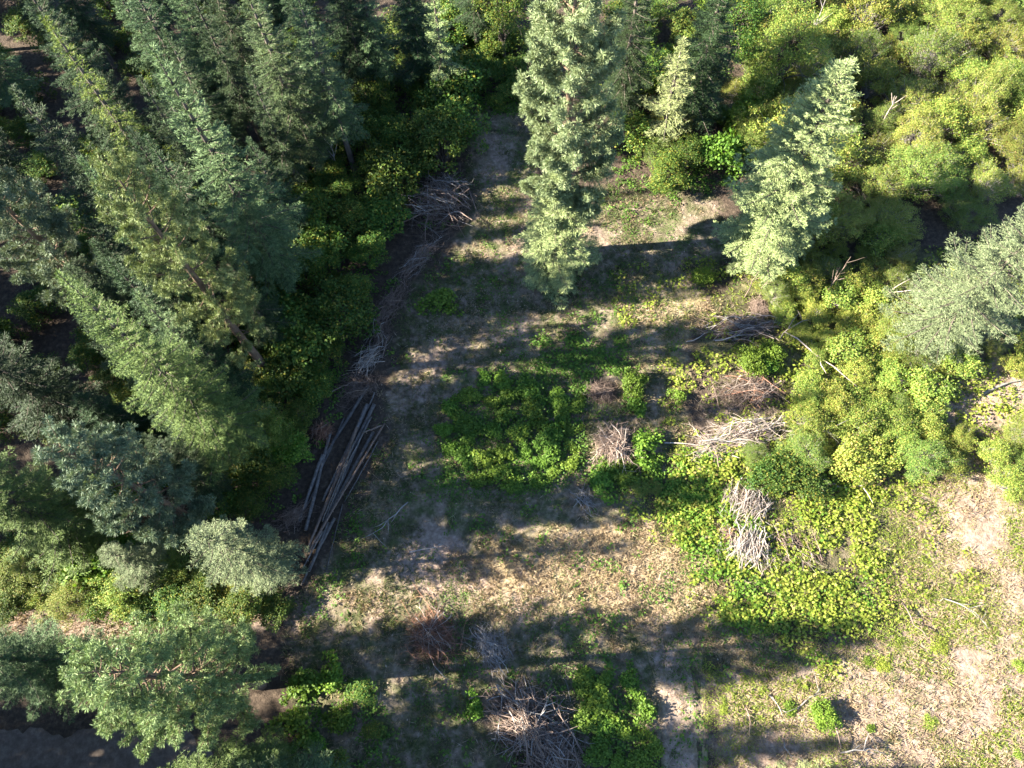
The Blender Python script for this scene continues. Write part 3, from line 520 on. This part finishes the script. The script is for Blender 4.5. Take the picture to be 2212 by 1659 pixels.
# ------------------------------------------------------------------ ground cover, grass, fallen leaves: too many to count
def rand_in(poly, dens, rng, keep=None):
    P = np.array(poly); lo = P.min(0); hi = P.max(0); n = int((hi - lo).prod() * dens); x = rng.uniform(lo[0], hi[0], n); y = rng.uniform(lo[1], hi[1], n)
    m = inside(x, y, poly, 1.7, 21)
    if keep is not None: m &= keep(x, y)
    return x[m], y[m]
def leaf_cover(name, regions, mat, label, cat, seed, leaf=.2, per=9, rad=.24, hgt=.3):
    rng = np.random.default_rng(seed); B = Blades()
    for poly, dens, thr, fr in regions:
        x, y = rand_in(poly, dens, rng, lambda x, y: fbm(x * fr, y * fr, seed + 50, 3) > thr)
        c = np.stack([x, y, ground_z(x, y)], 1); s = rng.uniform(.5, 1.3, len(x)); idx = np.repeat(np.arange(len(x)), per); n = len(idx)
        a = rng.uniform(0, 6.28, n); rr = rng.random(n) ** .6; off = np.stack([np.cos(a) * rr * rad, np.sin(a) * rr * rad, hgt * (1.05 - .75 * rr ** 2) * rng.uniform(.6, 1.1, n)], 1) * s[idx][:, None]
        d = np.stack([np.cos(a), np.sin(a), rng.uniform(-.5, .15, n)], 1) + rng.normal(0, .35, (n, 3))
        B.add(c[idx] + off, d, np.array([0, 0, 1.0]) + rng.normal(0, .3, (n, 3)), leaf * rng.uniform(.6, 1.2, n) * (.6 + .4 * s[idx]), leaf * .8 * rng.uniform(.6, 1.1, n) * (.6 + .4 * s[idx]), .5)
    return tag(obj(name, B.mesh(name, M[mat])), label, cat, kind='stuff')
leaf_cover('ground_cover', [(P_THICK, 8.5, .42, .6), (P_RIM, 2.2, .52, .5), (P_MIDR, 4.0, .42, .3), (P_STRAW2, 2.5, .5, .3)], 'ground_leaf', 'yellow-green broad-leaved ground cover over the sunny right side', 'ground cover', 61, .2, 12, .3, .42)
leaf_cover('green_ground_cover', [(gpoly([(1400, 1060), (1470, 960), (1560, 1000), (1600, 1100), (1640, 1230), (1700, 1330), (1640, 1360), (1540, 1270), (1430, 1130)]), 9, .36, .5), (P_THICK, 2.5, .5, .4), (gpoly([(1260, 1000), (1440, 980), (1500, 1090), (1280, 1060)]), 6, .42, .5)], 'bush', 'deeper green leaf cover along the left rim of the sunny patch', 'ground cover', 66, .19, 11, .3, .38)
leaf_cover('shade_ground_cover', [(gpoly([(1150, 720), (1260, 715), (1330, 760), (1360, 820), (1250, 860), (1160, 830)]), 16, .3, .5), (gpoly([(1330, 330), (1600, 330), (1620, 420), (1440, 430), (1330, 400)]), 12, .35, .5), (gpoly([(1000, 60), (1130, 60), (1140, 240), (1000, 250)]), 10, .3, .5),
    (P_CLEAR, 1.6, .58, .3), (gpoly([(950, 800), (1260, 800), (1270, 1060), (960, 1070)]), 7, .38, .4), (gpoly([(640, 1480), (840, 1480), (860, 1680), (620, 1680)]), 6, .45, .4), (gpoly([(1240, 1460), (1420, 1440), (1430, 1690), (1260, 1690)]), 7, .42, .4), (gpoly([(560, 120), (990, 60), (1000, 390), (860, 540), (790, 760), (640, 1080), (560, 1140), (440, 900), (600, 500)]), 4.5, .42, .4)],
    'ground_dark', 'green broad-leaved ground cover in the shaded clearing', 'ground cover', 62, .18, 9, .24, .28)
def grass(name, regions, mat, label, seed, ln=.3, wd=.035, per=6):
    rng = np.random.default_rng(seed); B = Blades()
    for poly, dens, thr in regions:
        x, y = rand_in(poly, dens, rng, lambda x, y: fbm(x * .4, y * .4, seed + 30, 3) > thr)
        c = np.stack([x, y, ground_z(x, y) - .01], 1); idx = np.repeat(np.arange(len(x)), per); n = len(idx); a = rng.uniform(0, 6.28, n)
        d = np.stack([np.cos(a), np.sin(a), rng.uniform(.25, 1.2, n)], 1); b = c[idx] + np.stack([rng.normal(0, .07, n), rng.normal(0, .07, n), np.zeros(n)], 1)
        B.add(b, d, rng.normal(0, 1, (n, 3)), ln * rng.uniform(.5, 1.3, n), wd * rng.uniform(.7, 1.3, n), .4)
    return tag(obj(name, B.mesh(name, M[mat])), label, 'grass', kind='stuff')
leaf_cover('low_weeds', [(P_RIM, 10, .46, .45), (P_RIGHT, 16, .48, .22), (P_RIGHT, 4, .5, .9), (gpoly([(1850, 1050), (2230, 1000), (2230, 1330), (1960, 1300), (1900, 1200)]), 14, .44, .35), (P_THICK, 9, .35, .5), (P_STRAW2, 4, .5, .4)], 'ground_leaf', 'low yellow-green weeds spread over the dry right-hand ground', 'weeds', 64, .07, 13, .34, .12)
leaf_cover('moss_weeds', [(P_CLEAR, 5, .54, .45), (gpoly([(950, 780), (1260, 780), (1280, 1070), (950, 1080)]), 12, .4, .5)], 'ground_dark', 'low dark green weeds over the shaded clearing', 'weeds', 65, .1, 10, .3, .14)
grass('dry_grass', [(P_STRAW, 30, .26), (P_STRAW2, 14, .38), (P_RIGHT, 14, .36), (P_CLEAR, 6, .48), (P_ROADSIDE, 14, .38), (P_THICK, 4, .5)], 'straw', 'dry straw-coloured grass of the lower clearing', 71)
grass('green_grass', [(P_ROADSIDE, 12, .42), (P_CLEAR, 13, .46), (P_MIDR, 7, .42), (P_RIGHT, 4, .52), (P_THICK, 5, .45)], 'grass', 'green grass tufts across the clearing', 72)
grass('weed_grass', [(P_RIGHT, 20, .53), (P_THICK, 6, .45), (P_MIDR, 8, .48), (P_STRAW2, 8, .5)], 'ground_leaf', 'bright green weedy grass patches on the sunny lower right', 73, .26, .04, 6)
def fallen_leaves():
    rng = np.random.default_rng(81); B = Blades()
    for poly, dens, thr in [(gpoly([(880, 660), (1060, 600), (1180, 640), (1190, 740), (1120, 800), (940, 790), (860, 760)]), 22, .42), (gpoly([(1130, 1380), (1330, 1380), (1300, 1470), (1130, 1480)]), 4, .5), (P_CLEAR, 2.2, .48)]:
        x, y = rand_in(poly, dens, rng, lambda x, y: fbm(x * .5, y * .5, 90, 3) > thr); n = len(x); a = rng.uniform(0, 6.28, n)
        B.add(np.stack([x, y, ground_z(x, y) + rng.uniform(.01, .06, n)], 1), np.stack([np.cos(a), np.sin(a), rng.normal(0, .25, n)], 1), np.array([0, 0, 1.0]) + rng.normal(0, .35, (n, 3)), rng.uniform(.08, .2, n), rng.uniform(.06, .12, n), .5)
    return tag(obj('fallen_leaves', B.mesh('fallen_leaves', M['litter'])), 'pale dry fallen leaves scattered over the shaded clearing', 'leaf litter', kind='stuff')
fallen_leaves()
def twig_litter():
    rng = np.random.default_rng(83); B = Blades()
    for poly, dens in [(P_RIGHT, 3.5), (P_CLEAR, 4.5), (P_MIDR, 3), (P_THICK, 1.2), (P_BARE5, 12)]:
        x, y = rand_in(poly, dens, rng, lambda x, y: fbm(x * .5, y * .5, 95, 3) > .47); n = len(x); a = rng.uniform(0, 6.28, n); L = rng.uniform(.15, .7, n)
        B.add(np.stack([x, y, ground_z(x, y) + rng.uniform(.02, .07, n)], 1), np.stack([np.cos(a), np.sin(a), rng.normal(0, .08, n)], 1), rng.normal(0, 1, (n, 3)), L, .02 + .02 * L, .4)
    return tag(obj('twig_litter', B.mesh('twig_litter', M['litter'])), 'small broken twigs littering the dry ground', 'twig litter', kind='stuff')
twig_litter()

# ------------------------------------------------------------------ logs
def log_mesh(L, r1_, r2_, seed, mat):
    rng = np.random.default_rng(seed); n = 14; s = np.linspace(0, 1, n)
    P = np.stack([s * L, np.cumsum(rng.normal(0, .012, n)) , np.cumsum(rng.normal(0, .006, n))], 1); P[:, 1:] -= P[:, 1:] .mean(0)
    T = Tubes(); R = (r1_ + (r2_ - r1_) * s) * (1 + rng.normal(0, .03, n)); T.add(P, R, 10)
    for _ in range(int(L * 1.2)):                        # knots and branch stubs
        k = rng.integers(1, n - 1); d = nrm(np.array([.3, *rng.normal(0, 1, 2)])); T.add(np.stack([P[k], P[k] + d * (R[k] + rng.uniform(.02, .12))]), [.03, .022], 4)
    me = T.mesh('log', M[mat]); return me, P, R
def lay_log(p1, p2, r1_, r2_, z1, z2, seed, label, mat='logbark', group='logs of the long log pile', name='log'):
    a = at(*p1); b = at(*p2); a[2] = gz(a[0], a[1]) + z1; b[2] = gz(b[0], b[1]) + z2; L = float(np.linalg.norm(b - a))
    r1_ *= .72; r2_ *= .62; me, P, R = log_mesh(L, r1_, r2_, seed, mat); root = empty(name, a.tolist())
    root.rotation_euler = Vector((b - a).tolist()).to_track_quat('X', 'Z').to_euler(); obj('bark_trunk', me, root)
    for e, sx in ((0, -1), (-1, 1)):
        D = Tubes(); q = P[e].copy(); D.add(np.stack([q - [sx * .02, 0, 0], q + [sx * .006, 0, 0]]), [R[e] * .9, R[e] * .88], 10); obj('cut_end', D.mesh('cut_end', M['cut'], False), root)
    return tag(root, label, 'log', group)
LOGS = [((796, 835), (690, 1010), .17, .14, .15, .15, 'upper dark log of the pile, its top end under the white branches'), ((700, 985), (647, 1128), .18, .14, .16, .14, 'lower left log lying deepest in the shrubs'), ((716, 935), (662, 1148), .15, .19, .15, .19, 'log with pale thick butt end at lower left of the pile'),
    ((796, 876), (700, 1085), .18, .15, .17, .16, 'left of the two thick logs at the upper end of the pile'), ((810, 876), (728, 1040), .19, .16, .18, .17, 'right of the two thick logs at the upper end of the pile'), ((776, 928), (665, 1190), .16, .13, .36, .36, 'reddish log lying across the middle of the pile top'), ((788, 925), (690, 1160), .15, .14, .16, .15, 'second log from the clearing in the pile middle'),
    ((808, 935), (672, 1185), .16, .12, .16, .13, 'long log on the clearing side of the pile'), ((832, 918), (668, 1195), .085, .13, .3, .3, 'thin pale pole slanting up at the clearing side of the pile'), ((722, 1120), (652, 1265), .16, .11, .15, .12, 'dark log reaching the lowest end of the pile'), ((712, 1130), (668, 1235), .15, .17, .15, .17, 'short log beside the lowest dark log'), ((740, 1090), (704, 1240), .06, .045, .07, .05, 'thin loose pole right of the lowest logs'),
    ((805, 905), (735, 1040), .09, .07, .3, .3, 'slim pole resting on the right thick log at the upper end'), ((690, 1045), (655, 1110), .09, .07, .09, .08, 'short thin pole beside the lower left log'), ((700, 1150), (655, 1230), .07, .06, .28, .26, 'slim pole resting on the short log near the lowest end'), ((755, 1000), (690, 1165), .08, .06, .34, .3, 'slim straight pole lying along the top of the pile'),
    ((812, 850), (760, 960), .08, .06, .1, .1, 'thin dark pole between the upper logs near the white branches'), ((770, 960), (700, 1130), .09, .07, .5, .5, 'thin pole lying on top along the pile middle'), ((745, 905), (675, 1060), .09, .08, .1, .1, 'thin dark pole on the forest side of the pile'), ((818, 955), (745, 1085), .07, .05, .08, .07, 'thin grey pole on the clearing side halfway down the pile'),
    ((828, 925), (785, 940), .08, .07, .42, .42, 'short pale broken piece lying crosswise on the pile')]
for q, (a, b, ra, rb, za, zb, lab) in enumerate(LOGS): lay_log(a, b, ra, rb, za, zb, 200 + q, lab, 'deadbrown' if ('reddish' in lab or 'broken' in lab or 'thin pale' in lab) else 'logbark')

# ------------------------------------------------------------------ dead branches and brush piles
def stick_mesh(seed, mat, forks=3, bend=.12, thin=1.0):
    rng = np.random.default_rng(seed); T = Tubes(); n = 7; s = np.linspace(0, 1, n)
    P = np.stack([s, bend * (s * s - .3) * rng.choice([-1, 1]) + np.cumsum(rng.normal(0, .022, n)), bend * .5 * np.sin(s * 3) + np.cumsum(rng.normal(0, .018, n))], 1)
    T.add(P, np.linspace(.0115, .0032, n) * thin * rng.uniform(.7, 1.25), 5)
    for _ in range(forks):
        k = rng.integers(2, n - 1); d = nrm(np.array([rng.uniform(.5, 1), rng.normal(0, .5), rng.normal(0, .35)])); L = rng.uniform(.15, .4)
        T.add(np.stack([P[k], P[k] + d * L * .5, P[k] + d * L + rng.normal(0, .03, 3)]), np.array([.006, .005, .0025]) * thin, 4)
    return T.mesh('branch', M[mat])
STICK = {m: [stick_mesh(300 + 10 * i + q, m, q % 4 + 2, .05 + .08 * (q % 4)) for q in range(6)] for i, m in enumerate(['deadgrey', 'deadpale', 'deadbrown', 'deadred'])}
def orient(a, b): return Vector((b - a).tolist()).to_track_quat('X', 'Z').to_euler()
def set_stick(o, a, b, thick): o.location = a.tolist(); o.rotation_euler = orient(a, b); L = float(np.linalg.norm(b - a)); o.scale = (L, L * thick, L * thick)
def brush_pile(px, py, rx, ry, h, n, mats, label, mode='mix', ang=0, spread=.5, seed=1, ln=(1.2, 2.6), fine=150, finemat=None, thick=1.0):
    rng = np.random.default_rng(seed); c = at(px, py); root = empty('brush_pile', (c[0], c[1], gz(c[0], c[1]))); tag(root, label, 'brush pile', 'brush piles')
    ca_, sa = math.cos(ang), math.sin(ang)
    def one(L, ztop):
        u = rng.normal(0, .42, 2); th = ang + rng.normal(0, spread)
        if mode == 'radial': th = rng.uniform(0, 6.28); u = u * .55 + np.array([math.cos(th), math.sin(th)]) * .34; th += rng.normal(0, .55)
        p = np.array([ca_ * u[0] * rx - sa * u[1] * ry, sa * u[0] * rx + ca_ * u[1] * ry]) if mode != 'radial' else np.array([u[0] * rx, u[1] * ry])
        zz = .06 + max(0, 1 - (u[0] ** 2 + u[1] ** 2)) * h * rng.uniform(.25, 1) * ztop
        d = np.array([math.cos(th), math.sin(th)]) * (1 if (mode == 'radial' or rng.random() < .5) else -1)
        pitch = rng.normal(0, .14) - (.28 if mode == 'radial' else 0)
        a = np.array([p[0] - d[0] * L * .5, p[1] - d[1] * L * .5, max(.05, zz - pitch * L * .5)]); b = np.array([p[0] + d[0] * L * .5, p[1] + d[1] * L * .5, max(.05, zz + pitch * L * .5)])
        return a, b
    for q in range(int(n * 1.6)):
        m = mats[int(rng.integers(len(mats)))]; a, b = one(rng.uniform(*ln), 1); o = obj('branch', STICK[m][int(rng.integers(6))], root); set_stick(o, a, b, thick * rng.uniform(.35, 1.5))
    T = Tubes()
    for q in range(fine * 2):
        a, b = one(rng.uniform(.5, 1.4) * ln[1] / 2.6, .8); mid = (a + b) / 2 + rng.normal(0, .15, 3); mid[2] = abs(mid[2]); T.add(np.stack([a, mid, b]), [.011, .009, .004], 3, False)
    tag(obj('twigs', T.mesh('twigs', M[finemat or mats[0]]), root), kind='stuff')
    nb = fine * 9; u = rng.normal(0, .4, (nb, 2)); B = Blades()                    # brown needles and bark crumbs caught in the heap
    p = np.stack([ca_ * u[:, 0] * rx - sa * u[:, 1] * ry, sa * u[:, 0] * rx + ca_ * u[:, 1] * ry, .04 + np.clip(1 - (u ** 2).sum(1) * 2, 0, 1) * h * .55 * rng.random(nb)], 1)
    B.add(p, np.stack([rng.normal(0, 1, nb), rng.normal(0, 1, nb), rng.normal(0, .3, nb)], 1), rng.normal(0, 1, (nb, 3)), rng.uniform(.08, .28, nb), rng.uniform(.015, .035, nb))
    tag(obj('dead_needles', B.mesh('dead_needles', M['needle_litter']), root), kind='stuff')
    return root
brush_pile(950, 440, 2.6, 3.2, 1.3, 60, ['deadgrey', 'deadbrown'], 'big grey brush pile in shade at the forest edge, upper middle', 'mix', 2.5, .7, 1, (1.5, 3.2), 260, 'deadbrown')
brush_pile(905, 560, 2.2, .8, .6, 26, ['deadgrey', 'deadbrown'], 'upper stretch of the dark debris row below the grey brush pile', 'mix', .9, .4, 2, (.9, 2.0), 140, 'deadbrown')
brush_pile(845, 660, 2.3, .8, .6, 28, ['deadbrown'], 'middle stretch of the dark debris row along the forest edge', 'mix', 1.1, .5, 3, (.9, 1.9), 160)
brush_pile(822, 725, 1.6, .7, .5, 20, ['deadbrown', 'deadgrey'], 'lower stretch of the debris row above the white branches', 'mix', 1.5, .5, 4, (.9, 1.9), 110)
brush_pile(799, 780, 1.1, .7, .6, 24, ['deadpale', 'deadgrey'], 'small heap of white bare branches at top of the log pile', 'mix', 1.0, .25, 5, (1.0, 1.9), 30, 'deadgrey', 1.5)
brush_pile(775, 840, 1.6, 1.2, .5, 26, ['deadbrown'], 'dark twig heap around the upper log ends', 'mix', .6, 1.0, 6, (.9, 1.8), 160)
brush_pile(700, 935, 1.0, .8, .6, 16, ['deadbrown', 'deadred'], 'rusty twig heap left of the log pile middle', 'radial', 0, 1, 7, (.8, 1.6), 90, 'deadred')
brush_pile(640, 1115, 1.3, .7, .4, 16, ['deadbrown'], 'dark twig heap at the lower left log ends', 'mix', .5, .6, 8, (.8, 1.6), 110)
brush_pile(1326, 965, 1.6, 1.6, 1.1, 80, ['deadpale', 'deadbrown', 'deadbrown'], 'round pinkish-brown twig pile with sticks radiating all ways', 'radial', 0, 1, 9, (1.0, 2.3), 320, 'deadbrown')
brush_pile(1300, 848, 1.3, 1.0, .5, 22, ['deadbrown'], 'brown thatch-like pile above the round twig pile', 'radial', 0, 1, 10, (.7, 1.5), 240)
brush_pile(1600, 712, 3.0, 1.0, .7, 44, ['deadpale', 'deadbrown', 'deadbrown', 'deadgrey'], 'long pale brush pile uppermost on the sunny side', 'mix', .08, .35, 11, (1.3, 3.0), 240, 'deadbrown')
brush_pile(1615, 850, 2.6, 1.6, .9, 40, ['deadbrown', 'deadbrown', 'deadred', 'deadpale'], 'wide tan brush pile below the bright bush pair', 'mix', .1, .9, 12, (1.0, 2.4), 380, 'deadbrown')
brush_pile(1600, 945, 3.4, 1.1, .6, 40, ['deadpale', 'deadbrown', 'deadgrey'], 'stretched heap of pale sticks below the tan brush pile', 'mix', .2, .35, 13, (1.3, 3.2), 160, 'deadpale')
brush_pile(1535, 975, 1.4, .8, .4, 14, ['deadpale', 'deadbrown'], 'thin pale stick heap left of the stretched stick heap', 'mix', 2.6, .7, 14, (.9, 1.8), 90)
brush_pile(1606, 1090, .9, 1.7, .8, 44, ['deadgrey', 'deadpale'], 'upper curved half of the arched grey branch heap', 'mix', 1.15, .25, 15, (1.2, 2.2), 130, 'deadbrown')
brush_pile(1615, 1180, .9, 1.7, .8, 50, ['deadgrey', 'deadpale'], 'lower fan-shaped half of the arched grey branch heap', 'mix', 1.3, .28, 16, (1.2, 2.4), 130, 'deadbrown')
brush_pile(1575, 1155, .7, .6, .3, 8, ['deadred', 'deadbrown'], 'small pinkish twig patch left of the fan-shaped branch heap', 'radial', 0, 1, 17, (.6, 1.1), 150, 'deadbrown')
brush_pile(935, 1375, 1.7, 1.5, .9, 46, ['deadred', 'deadbrown', 'deadgrey'], 'red-brown brush pile in the shade of the lower clearing', 'mix', 2.5, .8, 18, (1.0, 2.4), 240, 'deadred')
brush_pile(1060, 1400, 1.3, .9, .4, 16, ['deadgrey', 'deadgrey', 'deadpale'], 'loose fan of grey branches right of the red-brown pile', 'mix', 2.2, .6, 19, (1.1, 2.2), 90, 'deadgrey')
brush_pile(1130, 1555, 2.2, 1.7, 1.1, 80, ['deadgrey', 'deadbrown', 'deadbrown'], 'largest grey brush pile at the bottom with silvery poles on top', 'mix', 2.55, .55, 20, (1.6, 3.4), 300, 'deadbrown', 1.15)
brush_pile(1190, 1630, 2.6, 1.6, .7, 60, ['deadbrown', 'deadgrey'], 'low dark twig spread at bottom edge below the largest pile', 'mix', 1.3, 1.0, 21, (1.0, 2.2), 380, 'deadbrown')
brush_pile(1262, 1085, .9, .6, .3, 12, ['deadgrey'], 'few loose grey sticks in shade below the round twig pile', 'mix', 1.9, .6, 22, (.8, 1.6), 20)
brush_pile(1640, 665, 1.0, 1.0, .5, 14, ['deadbrown'], 'small brown twig clump above the long pale brush pile', 'radial', 0, 1, 23, (.7, 1.3), 150)
brush_pile(1690, 1180, 1.0, 1.4, .3, 10, ['deadbrown', 'deadgrey'], 'scattered pale sticks right of the arched branch heap', 'mix', -1.0, .3, 24, (1.0, 2.2), 40)
brush_pile(1740, 1195, 1.3, 1.6, .3, 10, ['deadbrown', 'deadgrey'], 'loose parallel sticks on the soil gap farther right of the arched heap', 'mix', -1.0, .3, 25, (1.0, 2.2), 30)

BR = [((1690, 722), (1838, 850), 'deadpale', .055, 'long pale fallen trunk slanting down through the yellow shrubs'), ((1712, 700), (1790, 770), 'deadgrey', .05, 'upper fallen grey trunk beside the long pale one'), ((1690, 740), (1735, 685), 'deadpale', .05, 'white split trunk leaning the other way at the long pale one'), ((1710, 925), (1842, 948), 'deadgrey', .05, 'grey fallen pole right of the stretched stick heap'), ((1500, 985), (1640, 988), 'deadpale', .05, 'white fallen pole under the stretched stick heap'),
    ((1800, 1040), (1880, 1075), 'deadpale', .05, 'pale fallen pole in the ground cover at right'), ((2120, 850), (2240, 790), 'deadgrey', .09, 'grey fallen snag at right edge by the bare reddish soil'), ((2060, 790), (2090, 760), 'deadpale', .06, 'stubby pale dead wood above the reddish soil'), ((1870, 660), (1990, 640), 'deadpale', .05, 'thin white dead branch lying over the yellow shrubs'), ((870, 1080), (820, 1180), 'deadgrey', .045, 'long bare grey branch lying right of the lower logs'), ((885, 1190), (960, 1178), 'deadgrey', .035, 'thin straight stick on the shaded ground below the logs'),
    ((1475, 1440), (1500, 1475), 'deadpale', .0001, ''), ((1720, 1530), (1765, 1480), 'deadgrey', .04, 'dead stick above the lone round bush'), ((1790, 1560), (1830, 1610), 'deadbrown', .045, 'dark curved stick right of the lone round bush'), ((1700, 1600), (1720, 1650), 'deadgrey', .035, 'short stick on the dry ground left of the lone bush'), ((1820, 1640), (1880, 1590), 'deadgrey', .045, 'forked grey branch near bottom edge on the dry ground'), ((1930, 1310), (1990, 1400), 'deadbrown', .045, 'brown fallen branch among weeds at lower right'), ((1600, 1520), (1630, 1600), 'deadbrown', .045, 'crooked dark branch right of the track'), ((1660, 1500), (1700, 1540), 'deadgrey', .035, 'grey stick between track and lone round bush'),
    ((590, 690), (640, 660), 'deadgrey', .045, 'grey dead branch among the dark shrubs at left'), ((600, 780), (690, 800), 'deadgrey', .05, 'grey fallen branch left of the white branch heap'), ((2030, 1300), (2130, 1330), 'deadgrey', .03, 'thin pale stick among the weeds near right edge'), ((640, 1590), (1010, 1577), 'deadgrey', .0001, '')]
for q, (a, b, m, th, lab) in enumerate(BR):
    if not lab: continue
    A = at(*a); Bp = at(*b); A[2] = gz(A[0], A[1]) + .08; Bp[2] = gz(Bp[0], Bp[1]) + .1
    lift = .9 if 'shrubs' in lab and 'dark' not in lab else 0
    A[2] += lift * .3; Bp[2] += lift
    o = obj('fallen_branch', STICK[m][q % 6]); set_stick(o, A, Bp, 1); L = o.scale[0]; o.scale = (L, L * .6 + .4, th / .0105 * 1.1); o.scale[1] = o.scale[2] * 1.0
    tag(o, lab, 'branch', 'loose fallen branches')
def snag(px, py, h, seed, label, n=5, mat='deadgrey', r=.06):
    rng = np.random.default_rng(seed); p = at(px, py); root = empty('dead_sapling', (p[0], p[1], gz(p[0], p[1]) - .02)); T = Tubes(); s = np.linspace(0, 1, 8)
    P = np.stack([np.cumsum(rng.normal(0, .05, 8)), np.cumsum(rng.normal(0, .05, 8)), s * h - .1], 1); T.add(P, np.linspace(r, r * .25, 8), 6); obj('stem', T.mesh('stem', M[mat]), root)
    for q in range(n):
        k = rng.integers(2, 7); a = rng.uniform(0, 6.28); L = rng.uniform(.25, .5) * h * .7; d = np.array([math.cos(a) * .5, math.sin(a) * .5, .85]); B = Tubes(); B.add(np.stack([P[k], P[k] + d * L * .5, P[k] + d * L + [0, 0, .1]]), [r * .4, r * .3, r * .12], 4); obj('limb', B.mesh('limb', M[mat]), root)
    return tag(root, label, 'dead sapling', 'bare standing dead stems')
snag(1609, 640, 5.0, 1, 'thin forked bare sapling below the pale leaning fir', 4, 'deadbrown', .045)
snag(1640, 640, 3.2, 2, 'shorter slanting bare sapling right of the forked one', 3, 'deadbrown', .035)
snag(1783, 640, 5.2, 3, 'white bare dead tree in the yellow-green shrubs at right', 9, 'deadbrown', .045)
snag(1885, 300, 4.5, 4, 'white broken snag beside the pale leaning fir top', 5, 'deadpale', .1)
snag(1740, 110, 6, 5, 'bundle of bare grey stems at top right', 9, 'deadgrey', .06)
snag(735, 380, 4, 6, 'bare grey dead sapling between two trunks in the dark forest edge', 10, 'deadgrey', .05)

# ------------------------------------------------------------------ labels for the plants that have none yet
LAND = [((1225, 200), 'the tall lone pine'), ((1210, 490), 'the small pale fir'), ((1700, 380), 'the pale leaning fir'), ((2110, 600), 'the fir at the right edge'), ((950, 440), 'the shaded grey brush pile'), ((740, 1030), 'the log pile'), ((1326, 965), 'the round twig pile'), ((1610, 840), 'the tan brush pile'), ((1615, 1150), 'the arched branch heap'), ((1130, 1550), 'the largest brush pile'), ((940, 1380), 'the red-brown brush pile'),
    ((430, 300), 'the blue-grey fir'), ((360, 530), 'the yellow-green pine'), ((330, 800), 'the broad bright fir'), ((270, 1040), 'the blue-green pine'), ((520, 1220), 'the pale rounded fir'), ((420, 1450), 'the big dense pine'), ((1772, 1545), 'the lone round bush'), ((2060, 860), 'the bare reddish soil'), ((690, 130), 'the slender tiered fir'), ((200, 180), 'the feathery top-left larch'), ((1450, 190), 'the sparse grey-green fir'), ((1700, 170), 'the lime broadleaf tree'), ((2090, 170), 'the upper right thicket'), ((2080, 1450), 'the weedy lower right slope'), ((830, 690), 'the debris row')]
ORD = ['nearest', 'second', 'third', 'fourth', 'fifth', 'sixth', 'seventh', 'eighth', 'ninth', 'tenth', 'eleventh', 'twelfth', 'thirteenth', 'fourteenth', 'fifteenth', 'sixteenth', 'seventeenth', 'eighteenth', 'nineteenth', 'twentieth']
bk = {}; off = []
for root, (u, v), ph in plants:
    if not (-60 < u < 2272 and -60 < v < 1720):
        off.append((u, v, root, ph)); continue
    (c, nm) = min(LAND, key=lambda l: math.hypot(l[0][0] - u, l[0][1] - v)); dx, dy = u - c[0], v - c[1]
    sd = ('right of' if dx > 0 else 'left of') if abs(dx) > abs(dy) else ('below' if dy > 0 else 'above')
    bk.setdefault((ph, nm, sd), []).append((math.hypot(dx, dy), root))
for (ph, nm, sd), lst in bk.items():
    lst.sort(key=lambda q: q[0])
    for q, (_, root) in enumerate(lst): root['label'] = f'{ph} {sd} {nm}' if len(lst) == 1 else f'{ph} {sd} {nm}, {ORD[min(q, 19)]} from it'
off.sort(key=lambda q: q[1])
for q, (u, v, root, ph) in enumerate(off):
    m = u < -60; k = sum(1 for o in off[:q] if (o[0] < -60) == m); t = ['', 'twenty-', 'forty-', 'sixty-', 'eighty-'][k // 20]
    root['label'] = f"{ph} outside the {'left' if m else 'lower or upper'} edge of the picture, {t}{ORD[k % 20]} from the top"
tri = sum(len(m.polygons) * 2 for m in bpy.data.meshes); print('unique tris about', tri, 'objects', len(bpy.data.objects), 'plants', len(plants))
